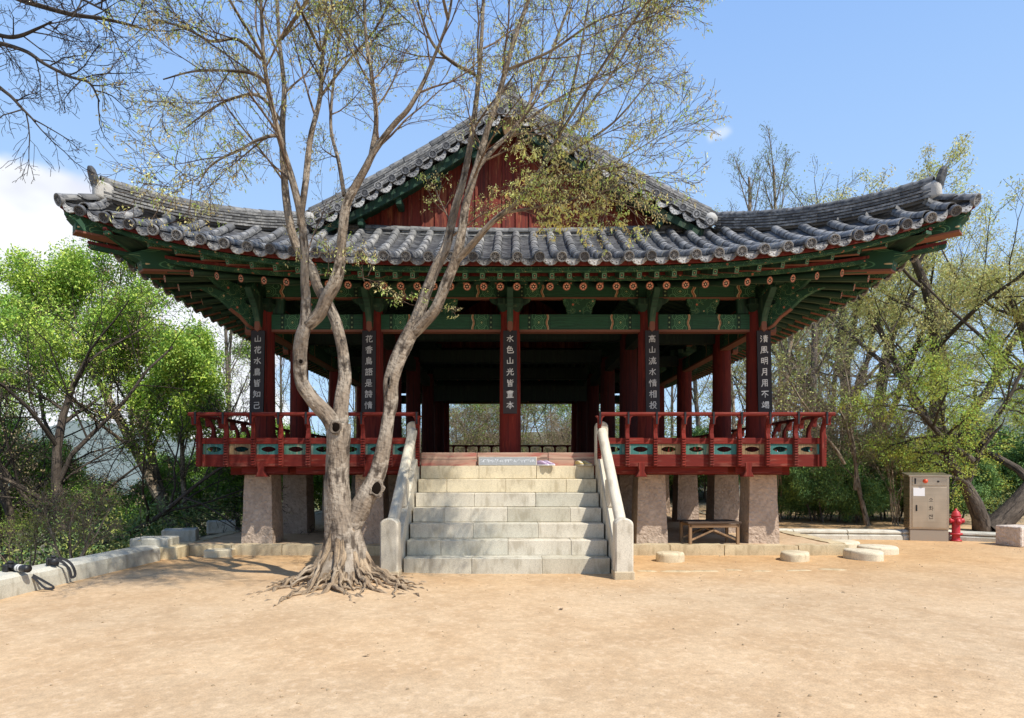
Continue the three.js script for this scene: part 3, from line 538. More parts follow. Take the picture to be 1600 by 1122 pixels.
// --- rafters under each eave
const rosTex = canvasTex(128, 128, (c) => {
  c.fillStyle = '#c08369'; c.fillRect(0, 0, 128, 128); c.strokeStyle = '#7c3425'; c.lineWidth = 6; c.beginPath(); c.arc(64, 64, 58, 0, 7); c.stroke();
  for (let i = 0; i < 6; i++) { const a = i * Math.PI / 3; c.fillStyle = '#2a1512'; c.beginPath(); c.ellipse(64 + Math.cos(a) * 22, 64 + Math.sin(a) * 22, 21, 11, a, 0, 7); c.fill(); }
  for (let i = 0; i < 6; i++) { const a = i * Math.PI / 3 + 0.52; c.fillStyle = '#d79a7d'; c.beginPath(); c.arc(64 + Math.cos(a) * 42, 64 + Math.sin(a) * 42, 11, 0, 7); c.fill(); }
  c.fillStyle = '#e9d9b8'; c.beginPath(); c.arc(64, 64, 11, 0, 7); c.fill();
});
const ros = std({ map: rosTex, roughness: 0.75 });
const sqTex = canvasTex(64, 64, (c) => { c.fillStyle = '#24513a'; c.fillRect(0, 0, 64, 64); c.strokeStyle = '#7f9a72'; c.lineWidth = 5; c.strokeRect(9, 9, 46, 46); c.fillStyle = '#12251c'; c.fillRect(17, 17, 30, 30); c.fillStyle = '#b99668'; c.fillRect(26, 26, 12, 12); });
const sqEnd = std({ map: sqTex, roughness: 0.75 });
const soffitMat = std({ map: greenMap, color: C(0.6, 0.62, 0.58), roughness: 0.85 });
const rafterGeo = (() => { const g = mv(cyl(0.070, 0.066, 1, 12), 0, 0, 0.5, -Math.PI / 2); return g; })(), rosGeo = new THREE.CircleGeometry(0.068, 18);
const flyGeo = mv(box(0.085, 0.10, 1), 0, 0, 0.5), flyEnd = new THREE.PlaneGeometry(0.082, 0.098), flyEdge = mv(new THREE.BoxGeometry(0.09, 0.012, 1), 0, -0.056, 0.5);
SIDES.forEach((S, si) => {
  const g = sub('eave', pav), k = S.k, hu = HU[k], [pu, pv] = PIV[k];
  const rEnd = (u) => { const l = lift(k, u); return [eaveV(k, u) - 0.76, 4.865 + 0.44 * l]; };
  const fEnd = (u) => { const l = lift(k, u); return [eaveV(k, u) - 0.22, eaveY(k, u) - 0.205 + 0.06 * l]; };
  const pivY = 6.02, rin = (u) => (Math.abs(u) <= pu ? [u, pv] : [Math.sign(u) * pu, pv]);
  const us = []; const nS = Math.floor((pu + 0.1) / 0.295); for (let i = -nS; i <= nS; i++) us.push(i * 0.295);
  let e = nS * 0.295; for (let i = 0; e < hu - 1.05; i++) { e += 0.335 + 0.012 * i; if (e < hu - 0.72) us.push(e, -e); }
  const inst = { rafter: [], fly: [] };
  for (const u of us) {
    const [ve, ye] = rEnd(u), [ui, vi] = rin(u), a = S.map(u, ve, ye), b = S.map(ui, vi, pivY);
    const full = a.distanceTo(b), b2 = Math.abs(u) > pu ? a.clone().lerp(b, Math.min(1, 0.88)) : b;
    const q = along(part('rafter', rafterGeo, M.green, g), a, b2);
    const o = part('rafter_rosette', rosGeo, ros, g); o.quaternion.copy(q.quaternion); o.rotateY(Math.PI); o.rotateZ(u * 9); o.position.copy(a).addScaledVector(b.clone().sub(a).normalize(), -0.004);
    if (full < 0) inst.rafter.push(1);
  }
  const fu = us.concat(k === 0 ? [6.62, -6.62, 6.98, -6.98] : [8.45, -8.45, 8.8, -8.8]);
  for (const u of fu) {
    const [v1, y1] = fEnd(u), dir = Math.abs(u) > pu ? V(u - Math.sign(u) * pu, 0, v1 - pv).normalize() : V(0, 0, 1);
    const a = S.map(u, v1, y1), l = 0.98, [vr, yr] = rEnd(u), b = S.map(u - dir.x * l, v1 - dir.z * l, lerp(y1, yr + 0.17, 1.0) + 0.22);
    const q = along(part('flying_rafter', flyGeo, us.indexOf(u) % 2 ? M.green : scroll, g), a, b);
    const o = part('flying_rafter_end', flyEnd, sqEnd, g); o.quaternion.copy(q.quaternion); o.rotateY(Math.PI); o.position.copy(a).addScaledVector(b.clone().sub(a).normalize(), -0.004);
    along(part('flying_rafter_edge', flyEdge, M.orange, g), a, b);
  }
  // boards: scalloped red strip, edge beams, soffits
  const strip = (name, m, ve, y0, y1, t) => {
    const p = [], nn = 64; const gg = [];
    for (let i = 0; i < nn; i++) { const ua = lerp(-hu + 0.04, hu - 0.04, i / nn), ub = lerp(-hu + 0.04, hu - 0.04, (i + 1) / nn); const A = S.map(ua, ve(ua), (y0(ua) + y1(ua)) / 2), B = S.map(ub, ve(ub), (y0(ub) + y1(ub)) / 2), h = y1((ua + ub) / 2) - y0((ua + ub) / 2); const d = B.clone().sub(A), L = d.length(); const bx = new THREE.BoxGeometry(t, h, 1.0); bx.translate(0, 0, 0.5); const q = along(new THREE.Object3D(), A, B); q.scale.z = L * 1.01; q.updateMatrix(); gg.push(bx.applyMatrix4(q.matrix)); }
    part(name, muv(join(gg)), m, g);
  };
  strip('eave_board', M.redTrim, (u) => eaveV(k, u) - 0.045, (u) => eaveY(k, u) - 0.088, (u) => eaveY(k, u) - 0.03, 0.05);
  strip('eave_beam', scroll, (u) => eaveV(k, u) - 0.16, (u) => eaveY(k, u) - 0.16, (u) => eaveY(k, u) - 0.09, 0.09);
  strip('rafter_beam', scroll, (u) => rEnd(u)[0] + 0.03, (u) => rEnd(u)[1] + 0.095, (u) => rEnd(u)[1] + 0.16, 0.09);
  strip('rafter_board', M.redTrim, (u) => rEnd(u)[0] + 0.06, (u) => rEnd(u)[1] + 0.165, (u) => rEnd(u)[1] + 0.215, 0.05);
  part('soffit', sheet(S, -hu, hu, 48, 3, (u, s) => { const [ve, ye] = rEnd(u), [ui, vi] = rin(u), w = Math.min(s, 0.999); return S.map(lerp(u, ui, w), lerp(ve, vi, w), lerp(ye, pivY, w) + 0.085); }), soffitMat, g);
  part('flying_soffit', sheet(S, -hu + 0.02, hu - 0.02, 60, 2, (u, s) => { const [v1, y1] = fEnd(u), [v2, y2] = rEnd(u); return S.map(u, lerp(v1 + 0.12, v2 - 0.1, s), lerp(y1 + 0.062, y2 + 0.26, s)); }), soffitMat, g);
});
// --- corner beams
for (const sx of [-1, 1]) for (const sz of [0, 3]) {
  const S = SIDES[sz], g = sub('corner_beam', pav), p = (u, v, y) => S.map(sx * u, v, y);
  const prof = (w, h, r) => { const s = ext([[0, -h / 2], [0.05, -h / 2 - 0.01], [1, -h / 2], [1, h / 2], [0.03, h / 2], [-0.035, h * 0.2], [0.0, -h * 0.1]], w, 0.01); return mv(s, 0, 0, 0, 0, -Math.PI / 2, 0); };
  along(part('corner_rafter', prof(0.24, 0.34), scroll, g), p(6.42, 8.60, 5.17), p(2.78, 4.75, 6.2));
  along(part('corner_rafter_edge', mv(box(0.25, 0.03, 1), 0, -0.19, 0.5), M.orange, g), p(6.42, 8.60, 5.17), p(2.78, 4.75, 6.2));
  along(part('corner_flying_rafter', prof(0.24, 0.28), scroll, g), p(7.16, 9.12, 5.60), p(5.4, 7.4, 5.62));
  along(part('corner_rafter_edge', mv(box(0.25, 0.03, 1), 0, -0.16, 0.5), M.orange, g), p(7.16, 9.12, 5.60), p(5.4, 7.4, 5.62));
}
// --- upper roof between the gables
const GV = RC - 13.3, yv = (x) => 9.13 - 0.583 * Math.abs(x) - 0.10 * Math.sin(Math.PI * clamp(Math.abs(x) / 4.2));
{
  const g = sub('upper_roof', pav);
  for (const s of [-1, 1]) {
    const S = { map: (u, v) => V(s * u, yv(u), -(RC - v)) };
    const top = sheet(null, 0, 4.35, 14, 1, (u, t) => V(s * u, yv(u) - 0.02, -lerp(13.32, 2 * RC - 13.32, t))), low = sheet(null, 0, 4.35, 14, 1, (u, t) => V(s * u, yv(u) - 0.20, -lerp(13.45, 2 * RC - 13.45, t)));
    part('roof_deck', top, tileMats[3], g); part('under_boards', low, M.green, g);
    const list = []; for (let d = 13.9; d < 25; d += ROW) for (let i = 0; i < 12; i++) { const a = V(s * 4.3 * (1 - i / 12), yv(4.3 * (1 - i / 12)) + 0.02, -d), b = V(s * 4.3 * (1 - (i + 1) / 12), yv(4.3 * (1 - (i + 1) / 12)) + 0.02, -d); const q = along(new THREE.Object3D(), a, b); q.updateMatrix(); list.push(q.matrix.clone()); }
    const im = new THREE.InstancedMesh(barrel, tileMats[0], list.length); list.forEach((x, i) => im.setMatrixAt(i, x)); im.name = 'barrel_tiles'; im.userData.kind = 'stuff'; g.add(im);
  }
  const mr = part('main_ridge', mv(box(0.34, 0.52, 2 * (RC - 13.55), 0.02), 0, 9.20, -RC), tileMats[3], g); mr.name = 'main_ridge';
  part('main_ridge_cap', mv(cyl(0.11, 0.11, 2 * (RC - 13.5), 14), 0, 9.48, -RC, Math.PI / 2), tileMats[1], g);
  const horn = ext([[-0.17, 0], [0.17, 0], [0.2, 0.35], [0.12, 0.62], [0, 0.74], [-0.12, 0.62], [-0.2, 0.35]], 0.10, 0.02);
  for (const z of [-13.5, -2 * RC + 13.5]) { part('ridge_end_tile', horn, tileMats[1], g).position.set(0, 9.08, z); }
}
// --- ridges built of courses of flat tiles with a round capping
const hornMat = tint(tileMats[3], 0.32, 0.32, 0.32, 0.3);
const courseGeo = [0, 1, 2].map((i) => mv(box(1, 1, 0.985, 0), 0, 0, 0.5));
function ridge(parent, path, courses, th, width, seg, cap = true, base = 0, core_ = null) {
  const n = Math.max(1, Math.round(path.getLength() / seg)), P = path.getSpacedPoints(n * 2), r = rng(Math.round(path.getLength() * 997));
  for (let c = 0; c < courses; c++) for (let i = (c % 2 ? -1 : 0); i < n * 2; i += 2) {
    const a = P[Math.max(0, i)].clone(), b = P[Math.min(n * 2, i + 2)].clone(); if (a.distanceTo(b) < 0.02) continue; const y = base + th * (c + 0.5); a.y += y; b.y += y;
    const q = along(part('ridge_tile', courseGeo[0], tileMats[[0, 1, 2, 3, 4][Math.floor(r() * 5)]], parent), a, b, V(0, 1, 0), width - 0.012 * c + (r() - 0.5) * 0.03, th * 0.64); q.rotateZ((r() - 0.5) * 0.03);
  }
  const core = part('ridge_core', join(P.slice(0, -1).map((a, i) => { const q = along(new THREE.Object3D(), a, P[i + 1]); q.updateMatrix(); return mv(new THREE.BoxGeometry(width - 0.09, th * courses + 0.05, 1.01), 0, base + th * courses / 2 - 0.01, 0.5).applyMatrix4(q.matrix); })), core_ ?? (M.mortarDark ??= std({ color: C(0.10, 0.095, 0.09), roughness: 1 })), parent);
  if (cap) for (let i = 0; i < n; i++) { const a = P[i * 2].clone(), b = P[i * 2 + 2].clone(); a.y += base + th * courses + 0.01; b.y += base + th * courses + 0.01; along(part('ridge_cap_tile', ridgeBarrel, tileMats[[1, 3, 1, 0][Math.floor(r() * 4)]], parent), a, b); }
}
for (const s of [-1, 1]) for (const sz of [0, 3]) {
  const S = SIDES[sz], g = sub('hip_ridge', pav), pts = [];
  for (let i = 0; i <= 8; i++) { const u = lerp(6.98, 4.28, i / 8), [v, y] = topOf(0, u); pts.push(S.map(s * u, v, y + 0.02 + 0.10 * Math.pow(1 - i / 8, 3))); }
  const path = new THREE.CatmullRomCurve3(pts);
  if (sz === 0) ridge(g, path, 5, 0.058, 0.26, 0.31); else ridge(g, path, 2, 0.14, 0.26, 0.9);
  const a = pts[0], d = pts[0].clone().sub(pts[1]).normalize(), turn = Math.atan2(d.x, d.z);
  const e = part('mortar_end', (() => { const gg = new THREE.SphereGeometry(0.17, 14, 10), p = gg.attributes.position; for (let i = 0; i < p.count; i++) { const k = 1 + (f3(p.getX(i) * 9, p.getY(i) * 9 + s, p.getZ(i) * 9, 2, 88) - 0.5) * 0.3; const b = (t) => Math.sign(t) * Math.pow(Math.abs(t) / 0.17, 0.55) * 0.17; p.setXYZ(i, b(p.getX(i)) * k * 0.78, b(p.getY(i)) * k * 0.98, b(p.getZ(i)) * k * 0.85); } gg.computeVertexNormals(); return gg; })(), M.mortar, g);
  e.position.copy(a).addScaledVector(d, -0.02); e.position.y += 0.13; e.rotation.y = turn;
  const cap = part('ridge_end_tile', mv(ext([[-0.13, -0.10], [0.13, -0.10], [0.155, 0.06], [0.12, 0.20], [0.05, 0.27], [0, 0.29], [-0.05, 0.27], [-0.12, 0.20], [-0.155, 0.06]], 0.09, 0.02), 0, 0.20, 0.05, 0.30).scale(0.8, 0.9, 0.9), hornMat, g); cap.position.copy(a).addScaledVector(d, 0.05); cap.rotation.y = turn; cap.position.y += 0.08;
  // round tiles out to the corner
  const c0 = S.map(s * 7.30, eaveV(0, 7.35) - 0.02, eaveY(0, 7.35) + 0.02), c1 = a.clone().addScaledVector(d, 0.0); c1.y += 0.0; const mid = c0.clone().lerp(c1, 0.5);
  along(part('barrel_tile', ridgeBarrel, tileMats[1], g), c0, mid); along(part('barrel_tile', ridgeBarrel, tileMats[3], g), mid, c1);
  const q = along(part('round_end_tile', disc, discMats[1], g), c0, c0.clone().add(c0.clone().sub(c1))); q.scale.set(1.1, 1.1, 1); q.position.addScaledVector(c0.clone().sub(c1).normalize(), 0.03);
}
// --- gables
{
  const bandPath = (s, y, d, x0 = 4.2, x1 = 0.02) => { const p = []; for (let i = 0; i <= 10; i++) { const x = lerp(x0, x1, i / 10); p.push(V(s * x, yv(x) + y, -d)); } return new THREE.CatmullRomCurve3(p); };
  for (const back of [0, 1]) {
    const dd = (d) => (back ? 2 * RC - d : d), g = sub('gable', pav), o = back ? -1 : 1;
    const wallD = dd(13.92), bw = 0.292, rb = rng(9), gm = [M.gable, tint(M.gable, 0.85, 0.8, 0.8, 0.2), tint(M.gable, 1.2, 1.25, 1.1, 0.5), tint(M.gable, 1.0, 0.9, 0.85, 0.7)];
    for (let i = -14; i <= 14; i++) {
      const x = i * bw, a = Math.abs(x), top = yv(Math.max(0, a - bw / 2)) - 0.06, bot = 6.35; if (top - bot < 0.25) continue;
      const xl = x - bw / 2 + 0.004, xr = x + bw / 2 - 0.004, q = ext([[xl, bot], [xr, bot], [xr, yv(xr) - 0.06], [xl, yv(xl) - 0.06]], 0.03); part('gable_board', mv(q, 0, 0, -wallD + o * (rb() - 0.5) * 0.012), gm[Math.floor(rb() * 4)], g);
      const xb = x + bw / 2; if (yv(xb) - bot > 0.3) part('gable_batten', mv(box(0.055, yv(xb) - 0.1 - bot, 0.03, 0.006), xb, (yv(xb) - 0.1 + bot) / 2, -wallD + o * 0.033), gm[Math.floor(rb() * 4)], g);
    }
    for (const s of [-1, 1]) {
      const v = sub('verge', pav);
      // barge board and its little brackets
      const n = 12, lo = []; for (let i = 0; i <= n; i++) { const x = lerp(4.3, 0.0, i / n); lo.push([x, yv(x) - 0.13]); }
      const hi = lo.map(([x, y]) => [x, y - 0.19 - 0.03 * Math.sin(x)]).reverse();
      part('barge_board', mv(ext(lo.concat(hi).map(([x, y]) => [s * x, y]), 0.06, 0.006), 0, 0, -dd(13.42)), M.green, v);
      for (const x of [0.75, 1.55, 2.35, 3.15, 3.85]) part('purlin_end', mv(box(0.12, 0.15, 0.42, 0.01), s * x, yv(x) - 0.40, -dd(13.66)), M.green, v);
      if (!back) {
        for (let i = 0; i < 15; i++) {
          const t = (i + 0.3) / 15, x = 4.22 * (1 - t), xm = 4.22 * (1 - t - 0.5 / 15);
          const q = part('round_end_tile', disc, discMats[Math.floor(tr() * 3)], v); q.scale.setScalar(0.92); q.position.set(s * x, yv(x) + 0.03, -13.235); q.rotation.set(-0.05, 0, tr() * 6);
          along(part('barrel_tile', barrel, tileMats[Math.floor(tr() * 5)], v), V(s * x, yv(x) + 0.02, -13.26), V(s * x, yv(x) + 0.03, -13.62));
          const e = part('drip_tile', drip, faceMats[Math.floor(tr() * 3)], v); e.position.set(s * xm, yv(xm) - 0.06, -13.265); e.rotation.set(-0.05, 0, -s * 0.50); e.scale.set(1.1, 1.1, 1);
        }
        ridge(v, bandPath(s, 0.075, 13.52), 5, 0.058, 0.24, 0.32);
        const e = part('mortar_end', (() => { const gg = new THREE.SphereGeometry(0.15, 12, 9), p = gg.attributes.position; for (let i = 0; i < p.count; i++) { const k = 1 + (f3(p.getX(i) * 9 + s, p.getY(i) * 9, p.getZ(i) * 9, 2, 89) - 0.5) * 0.35; p.setXYZ(i, p.getX(i) * k * 1.0, p.getY(i) * k, p.getZ(i) * k); } gg.computeVertexNormals(); return gg; })(), M.mortar, v); e.position.set(s * 4.22, yv(4.2) + 0.20, -13.5);
      } else ridge(v, bandPath(s, 0.02, dd(13.52)), 2, 0.14, 0.24, 0.9);
    }
    const base = []; for (let i = 0; i <= 10; i++) { const u = lerp(-4.2, 4.2, i / 10), y = topOf(0, u - RX)[1]; base.push(V(u, y - 0.02, -dd(13.73))); }
    if (!back) { const q = sub('gable_base_ridge', pav); ridge(q, new THREE.CatmullRomCurve3(base), 2, 0.055, 0.13, 0.42, true, 0, M.mortar); }
    if (!back) part('gable_ornament', mv(ext([[0, 0.26], [0.11, 0.20], [0.17, 0.02], [0.13, -0.14], [0.05, -0.20], [0, -0.27], [-0.05, -0.20], [-0.13, -0.14], [-0.17, 0.02], [-0.11, 0.20]], 0.05, 0.012), 0, 8.74, -13.36), M.gableGold ??= std({ map: oldWoodMap, color: C(0.9, 0.7, 0.35), roughness: 0.7 }), g);
  }
}

// ------------------------------------------------------------------ name boards hung on the front columns
const L = {
  mouth: '1.4,6 1.4,9.2/1.4,6 4,6 4,9.2/1.4,8.8 4,8.8', say: '2.2,.5 2.8,1.3/.8,2 4.4,2/1.3,3.4 4,3.4/1.3,4.8 4,4.8/1.4,6 1.4,9.2/1.4,6 4,6 4,9.2/1.4,8.8 4,8.8', water: '1.2,1.2 2.2,2.2/.8,3.8 1.8,4.8/.8,9 2.6,6',
  blue: '4.8,1.6 9.4,1.6/5.2,2.9 9,2.9/4.4,4.2 9.8,4.2/7.1,.5 7.1,4.2/5.4,5.4 5.4,9.5/5.4,5.4 8.9,5.4 8.9,9.4 8,9/5.4,6.8 8.9,6.8/5.4,8.1 8.9,8.1',
};
const GLYPH = {
  山: '5,1 5,8/1.5,4 1.5,8.3 8.5,8.3/8.5,4 8.5,8.5', 花: '1,2 9,2/3.5,.8 3.5,3/6.5,.8 6.5,3/3.5,3.6 1.2,6.5/2.6,5.2 2.6,9.5/8.3,4 5,6.5/5.5,3.6 5.5,8.6 6.2,9.2 9,9.2 9,7.8',
  水: '5,.8 5,9 4,8.3/1,3.5 4,3.5 1.2,7.5/8.5,2.3 5.4,4.5/5.2,4.2 9,8.5', 鳥: '5,.5 4.3,1.6/2.5,1.6 2.5,6/2.5,1.6 7.5,1.6 7.5,4.6/2.5,3.1 7.5,3.1/2.5,4.6 7.5,4.6/2.5,6 8.8,6/2.5,6 2.5,7.2 8.6,7.2 8,9.5 7,9/1.5,8 1,9.5/3,8 3.2,9.2/4.5,8 4.8,9/6,8 6.4,8.9',
  皆: '2,1 2,4.5 4.2,3.8/2,2.4 4.2,2.4/8.5,1.4 5.8,2.6/5.6,.8 5.6,4.2 8.8,4.2 8.8,3.4/5,4.8 4.4,5.6/2.8,5.6 2.8,9.5/2.8,5.6 7.4,5.6 7.4,9.5/2.8,7.4 7.4,7.4/2.8,9.2 7.4,9.2', 知: '2.4,.8 1.2,3/1.8,2.4 5,2.4/.8,4.8 5.4,4.8/3.2,2.4 3,5.8 1,9.2/3.3,6 5.2,8.6/6.2,3 6.2,8.5/6.2,3 9.2,3 9.2,8.5/6.2,7.8 9.2,7.8',
  己: '2,1.5 8,1.5 8,4.8/2.4,4.8 8,4.8/2.4,4.8 2.4,8.6 3.2,9.3 8.6,9.3 9,7.4', 香: '7,.6 3,1.4/1.2,2.6 8.8,2.6/5,1 5,5/4.8,2.8 1.2,5.2/5.2,2.8 9,5.2/3,5.6 3,9.5/3,5.6 7.2,5.6 7.2,9.5/3,7.4 7.2,7.4/3,9.2 7.2,9.2',
  語: L.say + '/5.2,1.2 9.4,1.2/6.8,1.2 6,4.6/5.4,2.8 8.6,2.8 8.4,4.6/4.8,4.6 9.8,4.6/5.8,6 5.8,9.4/5.8,6 9,6 9,9.4/5.8,9 9,9', 是: '2.8,.8 2.8,4.4/2.8,.8 7.4,.8 7.4,4.4/2.8,2.6 7.4,2.6/2.8,4.2 7.4,4.2/.8,5.4 9.2,5.4/5,5.4 5,8.6/5,7 8,7/3,6.4 2.4,8 .8,9.6/2.4,8 5,9.2 9.4,9.4',
  詩: L.say + '/5.4,1.8 9.4,1.8/7.3,.6 7.3,3.6/4.9,3.6 9.8,3.6/5,5.6 9.8,5.6/8.2,4.4 8.2,9.4 7.2,8.8/6,6.6 6.6,7.8', 情: '2.2,.6 2.2,9.5/1,2.6 .8,4.8/3.2,2.2 3.8,3.6/' + L.blue,
  色: '3.6,.5 1.4,3.4/3,1.6 6.6,1.6 5.4,3.4/2,3.4 8,3.4 8,6/5,3.4 5,6/2,6 8,6/2,3.4 2,8.4 3,9.2 9,9.2 9.2,7.4', 光: '5,.6 5,4.4/2.4,1.6 3.4,3.4/7.8,1.4 6.6,3.4/.8,4.6 9.2,4.6/3.8,4.6 3.4,7 1,9.4/6.2,4.6 6.2,8.4 7,9.2 9.2,9.2 9.4,7.6',
  畫: '2.4,1.4 7.8,1.4 7.8,3/1,2.2 9,2.2/2.4,3 7.8,3/5,.4 5,5/1.6,4 8.4,4/2.6,5.2 2.6,8.4/2.6,5.2 7.4,5.2 7.4,8.4/2.6,6.8 7.4,6.8/5,5.2 5,8.4/2.6,8.2 7.4,8.2/1,9.5 9,9.5', 本: '1,2.8 9,2.8/5,.6 5,9.6/4.8,3 1,7.4/5.2,3 9.2,7.4/3.2,7.4 6.8,7.4',
  高: '5,.4 5,1.6/1,1.8 9,1.8/3,2.8 3,4.6/3,2.8 7,2.8 7,4.6/3,4.4 7,4.4/1.6,5.6 1.6,9.6/1.6,5.6 8.4,5.6 8.4,9.4 7.6,9/3.6,6.8 3.6,8.8/3.6,6.8 6.4,6.8 6.4,8.8/3.6,8.6 6.4,8.6', 流: L.water + '/6.2,.4 6.6,1.4/3.6,2 9.4,2/5.8,2 4.4,4.4 8.4,4/7.4,3 8.8,4.8/4.6,5.4 4.4,7.6 3.2,9.4/6.4,5.4 6.4,9/8,5.4 8,8.6 9.4,9 9.6,7.8',
  相: '1,3 5,3/3,.6 3,9.6/2.9,3.2 .8,7/3.1,4.4 4.8,6/6,1.4 6,9.4/6,1.4 9.2,1.4 9.2,9.4/6,4 9.2,4/6,6.5 9.2,6.5/6,9 9.2,9', 投: '1,2.8 4.2,2.8/2.8,.6 2.8,9.2 1.8,8.6/.8,6.4 4.2,5/6,1 5.8,2.8 4.8,4.2/6,1 8.4,1 8.4,3.4 9.4,3.6/5,5 8.8,5 7.4,7.4 4.6,9.6/5.8,6 7.4,8 9.4,9.6',
  清: L.water + '/' + L.blue, 風: '2,1 1.8,6 .6,9.5/2,1 8.2,1 8.2,7.6 9.6,9.4 9.8,8/6.4,2.2 3.6,2.8/3.4,4 3.4,6.2/3.4,4 6.8,4 6.8,6.2/3.4,6 6.8,6/5,2.6 5,8.4/3,8.6 7,8.2', 明: '1.4,1.8 1.4,7.4/1.4,1.8 4,1.8 4,7.4/1.4,4.4 4,4.4/1.4,7 4,7/5.8,1 5.8,6 4.6,9.4/5.8,1 9,1 9,9.4 8,8.8/5.8,3.6 9,3.6/5.8,6 9,6',
  月: '3,1 3,6 1.6,9.4/3,1 7.6,1 7.6,9.4 6.4,8.8/3,3.6 7.6,3.6/3,6 7.6,6', 用: '2.4,1 2.4,6 1,9.4/2.4,1 8.2,1 8.2,9.4 7.2,8.8/2.4,3.6 8.2,3.6/2.4,6.2 8.2,6.2/5.3,1 5.3,9.2', 不: '1,1.6 9,1.6/5.2,1.6 1,6/5,3.6 5,9.4/5.8,4.6 8.8,6.8',
  竭: '2.4,.6 2.8,1.6/.8,2.4 4.4,2.4/1.6,3.8 2,6.2/3.8,3.6 3,6.2/.6,7.4 4.6,6.6/5.4,1 5.4,3.8/5.4,1 9,1 9,3.8/5.4,2.4 9,2.4/5.4,3.8 9,3.8/5.8,4.4 4.8,6.2/5.4,5.2 9.4,5.2 9,9.2 8,8.8/7,5.4 5.8,7.2/6.6,6.4 7.8,7.2/5.6,7.4 5.6,8.6 8,8.6',
  소: '5,1 2,4.5/5,1.8 8,4.5/5,4.8 5,7.5/1,7.6 9,7.6', 화: '3.4,.6 4.6,1.2/1.4,2 6,2/3.7,2.6 2.2,4 3.7,5.2 5.2,4 3.7,2.6/3.7,5.4 3.7,7.2/1,7.8 6.2,7/7.6,.6 7.6,9.6/7.6,4.6 9.4,4.6', 전: '1,1.4 6,1.4/3.5,1.4 1,5/3.5,2.6 6,5/5.6,3.4 8,3.4/8,.6 8,6/2.4,6.6 2.4,9 8.4,9',
};
function glyph(c, ch, x, y, s, w, rnd) {
  c.lineCap = 'round'; c.lineJoin = 'round';
  for (const st of GLYPH[ch].split('/')) {
    const P = st.split(' ').map((q) => q.split(',').map(Number)); c.lineWidth = w * (0.8 + 0.5 * rnd());
    c.beginPath(); P.forEach(([a, b], i) => { const X = x + a * s / 10 + (rnd() - 0.5) * s * 0.03, Y = y + b * s / 10 - a * s * 0.006; if (i) c.lineTo(X, Y); else c.moveTo(X, Y); }); c.stroke();
  }
}
{
  const texts = [['山花水鳥皆知己', 'black board with white brush writing on the left corner column'], ['花香鳥語是詩情', 'black board with white writing on the column between the crossing tree limbs'], ['水色山光皆畫本', 'black board with white writing on the middle column above the stairs'],
    ['高山流水情相投', 'black board with white writing on the column just right of the stairs'], ['清風明月用不竭', 'black board with white writing on the right corner column']];
  texts.forEach(([t, label], i) => {
    const r = rng(700 + i), W = 200, H = 1200;
    const tx = canvasTex(W, H, (c) => {
      c.fillStyle = '#241d1c'; c.fillRect(0, 0, W, H); for (let k = 0; k < 500; k++) { c.fillStyle = `rgba(${r() > 0.5 ? '70,55,48' : '8,6,6'},${0.1 + 0.2 * r()})`; c.fillRect(r() * W, r() * H, 1 + r() * 2, 30 + r() * 140); }
      if (i === 2) { c.fillStyle = 'rgba(95,75,62,.35)'; c.fillRect(0, H * 0.72, W, H * 0.28); }
      c.strokeStyle = i === 2 || i === 4 ? '#d8d2c6' : '#b9b3aa'; [...t].forEach((ch, k) => glyph(c, ch, 44, 66 + k * 160, 112, 11, r));
    });
    tx.anisotropy = 8;
    const b = thing('name_board', label, 'sign board', [COLX[i] + (i === 0 ? 0.01 : 0), 3.475, -12.235], 0, 'black boards with white brush writing on the front columns');
    b.rotation.x = -0.055;
    const g = new THREE.BoxGeometry(0.265, 1.60, 0.035); part('board', g, [M.dark, M.dark, M.dark, M.dark, std({ map: tx, roughness: 0.7 }), M.dark], b);
    part('hook', mv(box(0.05, 0.03, 0.10), 0, 0.77, -0.06), M.iron, b); part('hook', mv(box(0.05, 0.03, 0.10), 0, -0.74, -0.07), M.iron, b);
  });
}
